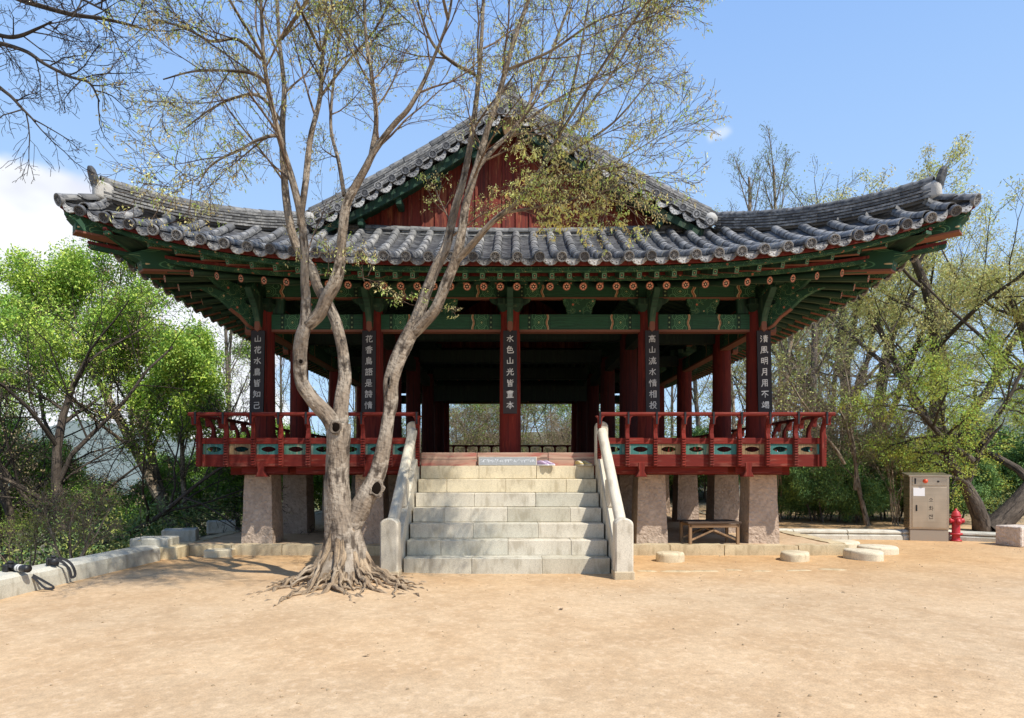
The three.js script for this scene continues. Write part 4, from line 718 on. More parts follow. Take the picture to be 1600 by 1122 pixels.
// ------------------------------------------------------------------ stone stairs
{
  const st = thing('stone_stairs', 'pale granite stairs of seven steps with round stone handrails up to the pavilion', 'stairs', [-0.05, 0, 0]);
  const hw = 1.60, rise = 0.24, d0 = 9.9, tr_ = 0.317, r = rng(51);
  const joints = ['.33,.67', '.17,.505,.82', '.325,.66', '.165,.50,.835', '.32,.655', '.16,.49,.83', '.335,.667'];   // bottom step first
  for (let i = 0; i < 7; i++) {
    const cut = [0, ...joints[i].split(',').map(Number), 1], d = d0 + i * tr_;
    for (let k = 0; k < cut.length - 1; k++) {
      const a = lerp(-hw, hw, cut[k]) + 0.002, b = lerp(-hw, hw, cut[k + 1]) - 0.002, h = rise - 0.004 + (i === 0 ? 0.06 : 0), dep = i === 6 ? 0.34 : tr_ + 0.12;
      const g = box(b - a, h, dep, 0.007), p = g.attributes.position; for (let q = 0; q < p.count; q++) { p.setY(q, p.getY(q) + (f3(p.getX(q) * 3 + i, k, p.getZ(q) * 3, 2, 52) - 0.5) * 0.006); } { const ua = g.attributes.uv, ou = r() * 3, ov = r() * 3; for (let q = 0; q < ua.count; q++) ua.setXY(q, ua.getX(q) + ou, ua.getY(q) + ov); }
      part('step_stone', g, stepMats[i > 4 ? [1, 3][Math.floor(r() * 2)] : i === 5 && k === 3 ? 2 : [0, 2, 4, 0][Math.floor(r() * 4)]], st).position.set((a + b) / 2 + (r() - 0.5) * 0.003, rise * (i + 1) - h / 2, -(d + dep / 2) + (r() - 0.5) * 0.008);
    }
  }
  const under = ext([[-9.95, 0], [-11.86, 0], [-11.86, 1.40], [-9.95, 0.05]], 3.1); part('stair_core', mv(under, 0, 0, 0, 0, -Math.PI / 2, 0), M.granite, st);
  const tomb = (w, h, d, rc) => { const p = [[-w / 2, 0], [w / 2, 0]]; for (let i = 0; i <= 10; i++) { const a = i / 10 * Math.PI; p.push([Math.cos(a) * w / 2 * (1 - 0) , h - rc + Math.sin(a) * rc]); } return ext(p, d, 0.022); };
  for (const s of [-1, 1]) {
    const x = s * 1.725, m = s < 0 ? stepMats[0] : tint(M.granite, 1.02, 1.0, 0.97, 0.5);
    // sloping side slab
    const p = [[-9.62, 0], [-9.62, 0.30], [-11.52, 1.80], [-11.86, 1.80], [-11.86, 0]];
    part('side_slab', mv(ext(p, 0.20, 0.012), x, 0, 0, 0, -Math.PI / 2, 0), m, st);
    part('newel_post', mv(tomb(0.27, 0.90, 0.27, 0.10), x, 0, -9.50), m, st);
    part('newel_post', mv(tomb(0.225, 0.79, 0.24, 0.10), x - s * 0.005, 1.70, -11.74), m, st);
    part('post_foot', mv(box(0.30, 0.13, 0.30, 0.012), x, 0.055, -9.50), tint(M.granite, 0.85, 0.75, 0.6, 0.4), st);
    const rail = new Tubes(), a = V(x, 0.70, -9.54), b = V(x, 2.30, -11.66), pp = []; for (let i = 0; i <= 12; i++) pp.push(a.clone().lerp(b, i / 12)); rail.add(pp, pp.map(() => 0.088), 16, { lump: (X, Y, Z) => 0.985 + 0.04 * f3(X * 6, Y * 6, Z * 6, 2, 57) });
    part('hand_rail', rail.geo(true), s < 0 ? stepMats[0] : tint(M.granite, 1.1, 1.08, 1.04, 0.7), st);
    part('rail_block', mv(box(0.16, 0.46, 0.30, 0.02), x, 1.22, -10.62), m, st);
  }
}
// ------------------------------------------------------------------ earth platform under the pavilion, edged with stone
{
  const pf = thing('earth_platform', 'low earth platform with rough granite edging under the pavilion', 'platform');
  const wd = 12.7, dp = 16.2, g = new THREE.BoxGeometry(wd - 0.3, 0.2, dp - 0.3, 40, 1, 50), p = g.attributes.position;
  for (let i = 0; i < p.count; i++) if (p.getY(i) > 0) p.setY(i, 0.085 + 0.035 * f3(p.getX(i) * 0.9, 0, p.getZ(i) * 0.9, 3, 61) + 0.05 * f3(p.getX(i) * 4, 2, p.getZ(i) * 4, 2, 62));
  g.computeVertexNormals(); part('packed_earth', mv(muv(g), 0.0, 0.05, -12.02 - dp / 2), M.earth, pf);
  const r = rng(63), stone = (L) => { const q = new THREE.BoxGeometry(L, 0.24, 0.3, Math.max(2, Math.round(L / 0.12)), 3, 3), P = q.attributes.position; for (let i = 0; i < P.count; i++) { const x = P.getX(i), y = P.getY(i), z = P.getZ(i), s = 1 - 0.06 * (Math.abs(y) > 0.1 ? 1 : 0); P.setXYZ(i, x * (Math.abs(x) > L / 2 - 0.01 && Math.abs(y) > 0.1 ? 0.992 : 1), y + (f3(x * 5 + L * 9, y * 5, z * 5, 3, 64) - 0.5) * 0.05, z * s + (f3(x * 5, y * 6 + 4, z * 5 + L * 7, 3, 65) - 0.5) * 0.06); } q.computeVertexNormals(); return muv(q); };
  const mats = [tint(M.granite, 0.95, 0.82, 0.60), tint(M.granite, 0.88, 0.78, 0.60, 0.3), tint(M.granite, 1.0, 0.86, 0.63, 0.2)];
  const lay = (x0, z0, x1, z1) => { const T = Math.hypot(x1 - x0, z1 - z0); let t = 0; while (t < T - 0.05) { const L = Math.min(T - t, 0.9 + r() * 0.9), c = (t + L / 2) / T, q = part('edging_stone', stone(L - 0.012), mats[Math.floor(r() * 3)], pf); q.position.set(lerp(x0, x1, c), 0.062 + r() * 0.012, lerp(z0, z1, c)); q.rotation.y = -Math.atan2(z1 - z0, x1 - x0); t += L; } };
  lay(-6.34, -12.14, -1.95, -12.14); lay(1.80, -12.14, 6.36, -12.14); lay(6.30, -12.3, 6.30, -28.0); lay(-6.30, -12.3, -6.30, -28.0);
}
// ------------------------------------------------------------------ kerbs
function kerb(label, pts, h, w, seed, mats) {
  const k = new THREE.Group(); k.name = numbered('kerb'); scene.add(k); tag(k, label, null, null, 'structure'); const r = rng(seed);
  const prof = [[-w / 2, -0.1], [w / 2, -0.1], [w / 2, h * 0.42], [w / 2 - 0.02, h * 0.5], [w / 2 - 0.055, h * 0.54], [w / 2 - 0.06, h * 0.60], [w / 2 - 0.015, h * 0.70], [w / 2 - 0.02, h * 0.86], [w / 2 - 0.08, h], [-w / 2 + 0.08, h], [-w / 2 + 0.01, h * 0.85], [-w / 2, h * 0.6]];
  for (let i = 0; i < pts.length - 1; i++) {
    const [x0, z0] = pts[i], [x1, z1] = pts[i + 1], T = Math.hypot(x1 - x0, z1 - z0), n = Math.max(1, Math.round(T / 1.35));
    for (let q = 0; q < n; q++) { const L = T / n - 0.012, t = (q + 0.5) / n, m = part('kerb_stone', mv(ext(prof, L, 0.008), 0, 0, 0), mats[Math.floor(r() * mats.length)], k); m.position.set(lerp(x0, x1, t), (r() - 0.5) * 0.012, lerp(z0, z1, t)); m.rotation.y = Math.atan2(x1 - x0, z1 - z0) + (r() - 0.5) * 0.006; }
  }
}
const kerbMats = [tint(M.granite, 0.86, 0.90, 0.92), tint(M.granite, 0.95, 0.98, 0.98, 0.3), tint(M.granite, 0.78, 0.82, 0.84, 0.6)];
kerb('grey granite kerb with a rolled top along the left side of the court', [[-6.62, -2.0], [-6.55, -8.6], [-6.42, -11.35]], 0.27, 0.46, 81, kerbMats);
kerb('pale granite kerb with a rolled top between pavilion and steel cabinet', [[10.2, -14.72], [5.4, -15.15]], 0.215, 0.42, 82, [tint(M.granite, 1.1, 1.1, 1.08), tint(M.granite, 1.0, 1.02, 1.02, 0.4)]);
kerb('grey granite kerb behind the red hydrant', [[14.5, -13.3], [11.6, -13.9], [10.22, -14.70]], 0.2, 0.42, 83, kerbMats);
{
  const blk = (label, w, h, d, x, y, z, turn, m, seed) => { const g = box(w, h, d, 0.018), P = g.attributes.position; for (let i = 0; i < P.count; i++) P.setX(i, P.getX(i) + (f3(P.getX(i) * 4 + seed, P.getY(i) * 4, P.getZ(i) * 4, 2, seed) - 0.5) * 0.012); const b = single('stone_block', g, m, label, 'stone block'); b.position.set(x, y + h / 2, z); b.rotation.y = turn; };
  blk('pale grey granite block at the head of the left kerb, nearest of three', 0.66, 0.27, 0.5, -6.52, 0.10, -11.75, 0.1, kerbMats[1], 3);
  blk('dark grey granite block beside the platform, middle of three', 0.62, 0.30, 0.46, -6.62, 0.12, -12.85, 0.35, kerbMats[2], 5);
  blk('blue grey granite block behind the left stone pillar, farthest of three', 0.62, 0.28, 0.44, -6.72, 0.14, -14.9, 0.4, kerbMats[0], 7);
  blk('flat square stone before the platform in the shadow of the tree', 0.50, 0.16, 0.34, -5.38, -0.02, -11.88, 0.15, tint(M.granite, 1.1, 1.02, 0.85, 0.3), 9);
  blk('yellowish granite corner stone where the left kerb meets the platform', 0.46, 0.25, 0.5, -6.22, -0.03, -11.72, 0.05, tint(M.granite, 1.05, 0.95, 0.72, 0.7), 11);
  blk('rough white granite block ending the kerb at the right edge', 0.62, 0.42, 0.55, 10.78, 0, -13.55, 0.25, tint(M.hewn, 1.35, 1.45, 1.55, 0.2), 13);
  blk('short white granite post standing beyond the end block at the right edge', 0.5, 0.42, 0.5, 11.75, 0, -13.2, 0.2, tint(M.granite, 1.2, 1.2, 1.2, 0.1), 15);
}
// ------------------------------------------------------------------ round stones
{
  const stoneGeo = (rx, rz, h, seed) => { const g = lathe([[0, h], [0.62, h], [0.90, h - 0.006], [0.975, h - 0.028], [1.0, h - 0.06], [1.0, -0.05]], 36), p = g.attributes.position; for (let i = 0; i < p.count; i++) { const x = p.getX(i), y = p.getY(i), z = p.getZ(i), k = 1 + (f3(x * 2 + seed, y * 3, z * 2, 3, seed) - 0.5) * 0.10; p.setXYZ(i, x * rx * k, y + (f3(x * 3, seed, z * 3, 2, 99) - 0.5) * 0.016, z * rz * k); } g.computeVertexNormals(); return muv(g); };
  const grp = 'round foundation stones before the platform', m1 = tint(M.granite, 1.1, 1.0, 0.82, 0.2), m2 = tint(M.granite, 1.12, 1.06, 0.93, 0.5);
  const list = [['small round stone on the sand before the bench', 0.245, 0.20, 0.165, 1047, 876, 11.25, m1], ['round stone on the sand before the right corner pillar', 0.30, 0.24, 0.155, 1242, 873, 11.4, m1], ['large round stone, front one of the right hand pair', 0.36, 0.26, 0.165, 1349, 871, 11.55, m2], ['large round stone half hidden behind the front one of the pair', 0.36, 0.30, 0.15, 1371, 863, 12.35, m2], ['flat round stone beyond the pair, nearest the pale kerb', 0.40, 0.3, 0.12, 1318, 852, 13.4, m2]];
  list.forEach(([label, rx, rz, h, px, py, d, m], i) => { const o = single('round_stone', stoneGeo(rx, rz, h, 5 + i * 3), m, label, 'stone', grp); const p = at(px, py, d); o.position.set(p.x, 0, p.z); o.rotation.y = i; });
}
// ------------------------------------------------------------------ bench between the pillars
{
  const b = thing('wooden_bench', 'low old wooden bench with a dark slatted top between the right stone pillars', 'bench', [3.86, POD - 0.015, -12.42], 0.06);
  const dk = tint(M.oldWood, 0.28, 0.25, 0.25), lt = tint(M.oldWood, 1.25, 1.1, 0.9, 0.3);
  for (let i = 0; i < 5; i++) part('slat', swapUV(mv(box(1.04, 0.035, 0.118, 0.005), (i % 2) * 0.012 - 0.005, 0.435 + (i % 3) * 0.004, -0.26 + i * 0.13)), dk, b);
  part('apron', swapUV(mv(box(0.96, 0.06, 0.03, 0.004), 0, 0.375, 0.27)), lt, b); part('apron', swapUV(mv(box(0.96, 0.06, 0.03, 0.004), 0, 0.375, -0.27)), lt, b);
  for (const x of [-0.46, 0.46]) for (const z of [-0.26, 0.26]) part('leg', mv(box(0.055, 0.41, 0.05, 0.005), x, 0.205, z), lt, b);
  for (const s of [-1, 1]) { const L = Math.hypot(0.46, 0.20); part('brace', mv(box(L, 0.035, 0.025, 0.003), s * 0.22, 0.20, 0.245, 0, 0, -s * 0.41), lt, b); part('brace', mv(box(L, 0.035, 0.025, 0.003), s * 0.22, 0.20, -0.245, 0, 0, -s * 0.41), lt, b); }
}
// ------------------------------------------------------------------ hydrant cabinet
{
  const c = thing('hydrant_cabinet', 'stainless steel fire hydrant cabinet with a red lamp and a white notice', 'cabinet', [9.50, -0.01, -14.62], -0.30);
  const steelR = mk(256, 0.5, (u, v) => 0.22 + 0.25 * fbm(u, v, 2, 60, 3, 901), false);
  const steelC = mk(256, 0.9, (u, v) => mul3([0.46, 0.375, 0.28], 0.72 + 0.5 * fbm(u, v, 3, 2, 4, 911) + 0.14 * fbm(u, v, 2, 90, 2, 912))), steel = std({ map: steelC, metalness: 0.9, roughness: 0.9, roughnessMap: steelR }), steel2 = std({ map: steelC, color: C(1.12, 1.12, 1.1), metalness: 0.9, roughness: 0.36 });
  const base = std({ color: C(0.40, 0.335, 0.26), metalness: 0.6, roughness: 0.5 });
  part('base', mv(box(0.76, 0.27, 0.44, 0.008), 0, 0.13, 0), base, c);
  part('case', mv(box(0.78, 1.22, 0.46, 0.008), 0, 0.88, 0), steel, c);
  part('roof', mv(ext([[-0.27, -0.015], [0.29, -0.055], [0.29, -0.03], [-0.27, 0.03]], 0.84, 0.004), 0, 1.52, 0, 0, -Math.PI / 2, 0), steel2, c);
  part('door', mv(box(0.68, 0.92, 0.02, 0.006), -0.0, 0.765, 0.235), steel2, c);
  part('upper_panel', mv(box(0.68, 0.20, 0.02, 0.006), 0, 1.355, 0.235), steel, c);
  part('door_handle', mv(box(0.028, 0.14, 0.025, 0.006), -0.255, 0.75, 0.252), M.iron, c);
  part('lock', mv(box(0.03, 0.13, 0.02, 0.004), -0.28, 1.36, 0.25), M.iron, c);
  part('lamp', mv(lathe([[0, 0.06], [0.03, 0.054], [0.045, 0.03], [0.05, 0]], 18), -0.08, 1.36, 0.245, Math.PI / 2), std({ color: C(0.75, 0.09, 0.03), roughness: 0.3 }), c);
  part('bell_push', mv(cyl(0.022, 0.02, 0.03, 14), 0.17, 1.35, 0.255, Math.PI / 2), M.iron, c);
  part('notice', mv(box(0.225, 0.185, 0.004), -0.205, 1.115, 0.2475), std({ color: C(0.82, 0.82, 0.82), roughness: 0.8 }), c);
  const r = rng(8), tx = canvasTex(128, 448, (q) => { q.fillStyle = '#b3a48e'; q.fillRect(0, 0, 128, 448); q.strokeStyle = '#3b3630'; ['소', '화', '전'].forEach((ch, i) => glyph(q, ch, 20, 24 + i * 150, 88, 9, r)); });
  part('lettering', mv(new THREE.PlaneGeometry(0.15, 0.56), 0.03, 0.735, 0.2472), std({ map: tx, metalness: 0.5, roughness: 0.45 }), c);
}
// ------------------------------------------------------------------ hydrant
{
  const red = std({ color: C(0.47, 0.020, 0.028), roughness: 0.5, map: mk(128, 0.5, (u, v) => mul3([1, 1, 1], 0.7 + 0.5 * fbm(u, v, 5, 5, 4, 921))) }), h = thing('fire_hydrant', 'red standing fire hydrant to the right of the steel cabinet', 'fire hydrant', [10.02, 0, -14.38]); h.scale.set(0.84, 1, 0.84);
  part('barrel', lathe([[0, 0], [0.135, 0], [0.135, 0.03], [0.095, 0.035], [0.095, 0.14], [0.15, 0.145], [0.15, 0.185], [0.098, 0.19], [0.094, 0.50], [0.112, 0.51], [0.112, 0.55], [0, 0.55]], 24), red, h);
  part('bonnet', lathe([[0.0, 0.55], [0.118, 0.55], [0.122, 0.575], [0.10, 0.60], [0.088, 0.645], [0.055, 0.68], [0.03, 0.69], [0.03, 0.73], [0, 0.735]], 24), red, h);
  for (const [x, z, t] of [[0.12, 0.03, 0.25], [-0.12, 0.02, -0.25]]) { const n = new THREE.Group(); n.name = 'nozzle'; n.position.set(x, 0.46, z); n.rotation.y = t; h.add(n); part('cap', mv(lathe([[0, -0.04], [0.045, -0.04], [0.045, 0.02], [0.058, 0.024], [0.058, 0.06], [0.02, 0.068], [0.02, 0.085], [0, 0.085]], 16), 0, 0, 0, 0, 0, x > 0 ? -Math.PI / 2 : Math.PI / 2), red, n); }
  part('steamer_cap', mv(lathe([[0, 0], [0.068, 0.0], [0.068, 0.05], [0.025, 0.058], [0.025, 0.08], [0, 0.08]], 18), 0, 0.44, 0.085, Math.PI / 2), red, h);
}
// ------------------------------------------------------------------ stone sign and shoes at the top of the stairs
{
  const r = rng(31), tx = canvasTex(512, 72, (c) => { c.fillStyle = '#979a9b'; c.fillRect(0, 0, 512, 72); for (let i = 0; i < 900; i++) { c.fillStyle = `rgba(${r() > 0.5 ? '190,195,200' : '50,54,60'},.25)`; c.fillRect(r() * 512, r() * 72, 2 + r() * 5, 1 + r() * 2); } c.strokeStyle = 'rgba(225,228,232,.85)'; for (let i = 0; i < 60; i++) { c.lineWidth = 2 + r() * 3; const x = 14 + i * 8.2; c.beginPath(); c.moveTo(x, 16 + r() * 26); c.lineTo(x + 6 * r(), 14 + r() * 36); c.stroke(); } });
  const s = thing('stone_tablet', 'long grey stone tablet with worn pale marks leaning on the top step', 'tablet', [-0.045, 1.681, -11.845], 0);
  s.rotation.x = -0.14; const fm = std({ map: tx, roughness: 0.85 }); const t = box(1.08, 0.165, 0.045, 0.006); part('slab', mv(t, 0, 0.083, 0), tint(M.granite, 0.9, 0.9, 0.9), s); part('worn_face', mv(new THREE.PlaneGeometry(1.05, 0.145), 0, 0.083, 0.0242), fm, s);
  const shoe = (label, x, z, turn, col, sole, group) => {
    const o = thing('shoe', label, 'shoe', [x, 1.681, z], turn, group), sec = [], n = 14;
    for (let i = 0; i <= n; i++) { const t = i / n, L = 0.26, w = 0.043 * Math.pow(Math.sin(Math.PI * clamp(0.06 + t * 0.9)), 0.45) * (0.86 + 0.2 * sstep(0.45, 0.8, t)), hgt = t < 0.38 ? 0.092 : lerp(0.092, 0.042, sstep(0.38, 0.9, t)); sec.push([(t - 0.5) * L, w, hgt * (i === 0 || i === n ? 0.6 : 1)]); }
    const body = (f, y0, k) => { const p = [], idx = [], m = 12; sec.forEach(([z, w, hh]) => { for (let j = 0; j <= m; j++) { const a = j / m * 2 * Math.PI, c = Math.cos(a), q = Math.sin(a), H = f(hh); p.push(Math.sign(c) * Math.pow(Math.abs(c), 0.6) * w * k, y0 + H / 2 + Math.sign(q) * Math.pow(Math.abs(q), 0.7) * H / 2, z * (k > 1 ? 1.03 : 1)); } }); for (let i = 0; i < sec.length - 1; i++) for (let j = 0; j < m; j++) { const a = i * (m + 1) + j, b = a + m + 1; idx.push(a, a + 1, b, b, a + 1, b + 1); } for (const [b, w] of [[0, 1], [(sec.length - 1) * (m + 1), 0]]) for (let j = 1; j < m - 1; j++) idx.push(b, w ? b + j + 1 : b + j, w ? b + j : b + j + 1); const g = new THREE.BufferGeometry(); g.setAttribute('position', new THREE.Float32BufferAttribute(p, 3)); g.setIndex(idx); g.computeVertexNormals(); return g; };
    part('sole', body(() => 0.026, 0, 1.06), std({ color: C(...sole), roughness: 0.7 }), o); part('upper', body((h) => h - 0.015, 0.02, 0.97), std({ color: C(...col), roughness: 0.85 }), o);
    const op = new THREE.SphereGeometry(0.03, 12, 8); op.scale(0.85, 0.35, 1.7); part('opening', mv(op, 0, 0.094, -0.055), std({ color: C(0.25, 0.22, 0.24), roughness: 1 }), o);
    for (let i = 0; i < 4; i++) part('lace', mv(box(0.052, 0.006, 0.008), 0, 0.083 - i * 0.009, 0.005 + i * 0.022, 0.35), std({ color: C(0.8, 0.8, 0.8) }), o);
    return o;
  };
  shoe('lilac sneaker nearest the stone tablet', 0.60, -11.80, 0.95, [0.46, 0.33, 0.47], [0.72, 0.70, 0.72], 'lilac sneakers on the top step'); shoe('lilac sneaker right of its twin, away from the tablet', 0.70, -11.79, 1.15, [0.44, 0.33, 0.46], [0.72, 0.70, 0.72], 'lilac sneakers on the top step');
  shoe('yellow slip-on shoe on the top step, left of the yellow pair', 1.28, -11.80, 0.5, [0.52, 0.40, 0.16], [0.60, 0.55, 0.45], 'yellow slip-on shoes on the top step'); shoe('yellow slip-on shoe on the top step, next to the right stair post', 1.40, -11.80, 0.8, [0.50, 0.40, 0.18], [0.60, 0.55, 0.45], 'yellow slip-on shoes on the top step');
}
// ------------------------------------------------------------------ two cameras left on the kerb
{
  const body = std({ color: C(0.014, 0.014, 0.015), roughness: 0.45 }), white = std({ color: C(0.62, 0.60, 0.55), roughness: 0.5 }), fab = std({ color: C(0.02, 0.02, 0.022), roughness: 0.9 });
  const cam = (label, pos, turn, lens) => {
    const o = thing('camera', label, 'camera', pos, turn, 'cameras left on the kerb');
    part('body', join([mv(box(0.15, 0.10, 0.075, 0.012), 0, 0.05, 0), mv(box(0.035, 0.10, 0.10, 0.012), -0.06, 0.05, 0.012)]), body, o); part('viewfinder', mv(box(0.06, 0.04, 0.08, 0.014), 0.01, 0.115, 0), body, o);
    part('shutter_dial', mv(cyl(0.015, 0.015, 0.02, 14), -0.05, 0.108, 0.01), body, o);
    if (lens) { part('lens', mv(lathe([[0, 0], [0.036, 0], [0.036, 0.08], [0.044, 0.10], [0.044, 0.24], [0.050, 0.26], [0.050, 0.34], [0, 0.34]], 22), 0.01, 0.055, 0.035, Math.PI / 2), body, o); part('lens_ring', mv(lathe([[0.0445, 0.12], [0.047, 0.122], [0.047, 0.158], [0.0445, 0.16]], 22), 0.01, 0.055, 0.035, Math.PI / 2), white, o); part('lens_ring', mv(lathe([[0.0445, 0.175], [0.047, 0.177], [0.047, 0.205], [0.0445, 0.207]], 22), 0.01, 0.055, 0.035, Math.PI / 2), white, o); }
    else part('lens', mv(lathe([[0, 0], [0.034, 0], [0.036, 0.07], [0.04, 0.09], [0, 0.09]], 20), 0.01, 0.052, 0.035, Math.PI / 2), body, o);
    return o;
  };
  const strap = (o, pts) => { const c = new THREE.CatmullRomCurve3(pts), P = c.getPoints(30), p = [], idx = []; P.forEach((q, i) => { const t = c.getTangent(i / 30), s = V(0.2, 0.1, 1).cross(t).normalize().multiplyScalar(0.018), n = s.clone().cross(t).normalize().multiplyScalar(0.0015); for (const e of [q.clone().add(s).add(n), q.clone().sub(s).add(n), q.clone().sub(s).sub(n), q.clone().add(s).sub(n)]) p.push(e.x, e.y, e.z); }); for (let i = 0; i < 30; i++) for (let j = 0; j < 4; j++) { const a = i * 4 + j, b = i * 4 + (j + 1) % 4; idx.push(a, b, a + 4, b, b + 4, a + 4); } const g = new THREE.BufferGeometry(); g.setAttribute('position', new THREE.Float32BufferAttribute(p, 3)); g.setIndex(idx); g.computeVertexNormals(); part('strap', g, fab, o); };
  const a = cam('black camera with a long white ringed lens lying on the left kerb', [-6.58, 0.275, -8.42], 1.15, true);
  strap(a, [V(-0.07, 0.09, 0.0), V(0.02, 0.05, 0.12), V(0.16, -0.06, 0.20), V(0.26, -0.16, 0.30), V(0.30, -0.235, 0.42), V(0.22, -0.235, 0.40), V(0.16, -0.10, 0.24), V(0.08, 0.02, 0.08), V(0.075, 0.09, 0)]);
  const b = cam('smaller black camera on the left kerb behind the long lens', [-6.42, 0.275, -8.98], 0.7, false);
  strap(b, [V(-0.075, 0.09, 0.0), V(0.08, 0.06, 0.10), V(0.18, -0.06, 0.13), V(0.21, -0.18, 0.14), V(0.25, -0.16, 0.12), V(0.22, -0.02, 0.10), V(0.15, 0.06, 0.02), V(0.075, 0.09, 0)]);
}
// a few fallen leaves on the sand
{
  const g = new THREE.BufferGeometry(); g.setAttribute('position', new THREE.Float32BufferAttribute([-0.03, 0.004, 0, 0, 0.012, 0.018, 0.04, 0.006, 0.004, 0, 0.002, -0.02], 3)); g.setIndex([0, 1, 2, 0, 2, 3]); g.computeVertexNormals();
  const m = [std({ color: C(0.10, 0.055, 0.03) }), std({ color: C(0.30, 0.13, 0.03) })];
  [['dark dry leaf lying alone on the sand, lower middle of the court', 571, 1026, 0], ['dark dry leaf on the sand below the left kerb', 178, 930, 0], ['orange brown dry leaf against the left kerb', 186, 886, 1], ['brown speck of leaf on the sand before the stairs', 877, 953, 0], ['dark leaf on the sand in the right part of the court', 1318, 926, 0]].forEach(([l, x, y, k], i) => { const d = 1620 / (y - 733), o = single('fallen_leaf', g, m[k], l, 'leaf', 'dry leaves on the sand'), p = at(x, y, d); o.position.set(p.x, 0.006, p.z); o.rotation.y = i * 1.3; o.scale.setScalar(k ? 2.4 : 1); });
}

// loose grit and pebbles on the court
{
  const r = rng(808), g = new THREE.IcosahedronGeometry(0.009, 0), im = new THREE.InstancedMesh(g, tint(M.granite, 0.95, 0.8, 0.62), 1500), m = new THREE.Matrix4(), c = new THREE.Color();
  for (let i = 0; i < 1500; i++) { const d = 4 + 10 * Math.pow(r(), 0.8), x = (r() - 0.5) * 1.7 * d, s = 0.35 + 1.3 * Math.pow(r(), 3); m.compose(V(x, groundY(x, -d) + 0.002, -d), new THREE.Quaternion().setFromEuler(new THREE.Euler(r() * 6, r() * 6, 0)), V(s * 1.2, s * 0.7, s)); im.setMatrixAt(i, m); const k = 0.55 + 0.6 * r(); im.setColorAt(i, c.setRGB(k, k * 0.95, k * 0.9)); }
  im.name = 'pebbles'; scene.add(im); tag(im, 'tiny pebbles and grit strewn over the sand', 'pebbles', null, 'stuff');
}

// a row of stones worn almost level with the sand
{
  const r = rng(515), m = tint(M.granite, 0.95, 0.80, 0.58, 0.3), geos = [3, 8, 14].map((sd) => { const g = lathe([[0, 0.016], [0.7, 0.014], [0.95, 0.006], [1.02, -0.03]], 20), p = g.attributes.position; for (let i = 0; i < p.count; i++) { const k = 1 + (f3(p.getX(i) * 1.6 + sd, 0, p.getZ(i) * 1.6, 3, sd) - 0.5) * 0.9; p.setXYZ(i, p.getX(i) * 0.21 * k, p.getY(i), p.getZ(i) * 0.075 * k); } g.computeVertexNormals(); return muv(g); });
  [[1010, 'nearest the right stair post'], [1058, 'second from the right stair post'], [1098, 'third from the right stair post'], [1146, 'in the middle of the row'], [1190, 'third from the far end'], [1247, 'before the second round stone'], [1300, 'at the far end of the row']].forEach(([px, where], i) => { const o = single('buried_stone', geos[i % 3], m, 'pale flat stone level with the sand, ' + where, 'stone', 'pale stones worn level with the sand before the platform'), d = 10.1 + 0.25 * r(), p = at(px, 893, d); o.position.set(p.x, 0, p.z); o.rotation.y = (r() - 0.5) * 0.4; o.scale.set(0.6 + 0.7 * r(), 0.7, 0.6 + 0.7 * r()); });
}

// ------------------------------------------------------------------ leaves and branches
const leafMat = (r, g, b, t = 0.35) => new THREE.MeshPhysicalMaterial({ color: C(r, g, b), roughness: 0.75, transmission: t, thickness: 0, specularIntensity: 0.35 });
function leafCluster(n, R, len, wid, seed, droop = 0) {     // folded leaf blades scattered through a small volume
  const r = rng(seed), p = [], idx = [];
  for (let i = 0; i < n; i++) {
    const c = V(r() - 0.5, r() - 0.5, r() - 0.5).normalize().multiplyScalar(R * Math.cbrt(r())), d = V(r() - 0.5, r() - 0.5 - droop, r() - 0.5).normalize(), s = d.clone().cross(V(r() - 0.5, 1.4, r() - 0.5)).normalize(), n3_ = s.clone().cross(d), L = len * (0.7 + 0.6 * r()), W = wid * (0.7 + 0.6 * r()), b = p.length / 3;
    const q = (a, w, u) => { const e = c.clone().addScaledVector(d, a * L).addScaledVector(s, w * W).addScaledVector(n3_, u * W); p.push(e.x, e.y, e.z); };
    q(-0.5, 0, 0); q(-0.05, 0.5, 0.18); q(0.5, 0, -0.1); q(-0.05, -0.5, 0.18);
    idx.push(b, b + 1, b + 2, b, b + 2, b + 3);
  }
  const g = new THREE.BufferGeometry(); g.setAttribute('position', new THREE.Float32BufferAttribute(p, 3)); g.setIndex(idx); return g.toNonIndexed().deleteAttribute ? (() => { const q = g.toNonIndexed(); q.computeVertexNormals(); return q; })() : g;
}
function crown(name, geo, mat, spots, r, tones, parent, s0 = 0.8, s1 = 1.3) {
  const im = new THREE.InstancedMesh(geo, mat, spots.length), m = new THREE.Matrix4(), q = new THREE.Quaternion(), c = new THREE.Color();
  spots.forEach((p, i) => { q.setFromEuler(new THREE.Euler((r() - 0.5) * 1.2, r() * 6.28, (r() - 0.5) * 1.2)); const s = lerp(s0, s1, r()); im.setMatrixAt(i, m.compose(p, q, V(s, s, s))); const t = tones[Math.floor(r() * tones.length)], k = 0.75 + 0.5 * r(); im.setColorAt(i, c.setRGB(t[0] * k, t[1] * k, t[2] * k)); });
  im.name = name; im.userData.kind = 'stuff'; parent.add(im); return im;
}
const perp = (d, az) => { const a = Math.abs(d.y) < 0.9 ? V(0, 1, 0).cross(d).normalize() : V(1, 0, 0).cross(d).normalize(), b = d.clone().cross(a); return a.multiplyScalar(Math.cos(az)).addScaledVector(b, Math.sin(az)); };
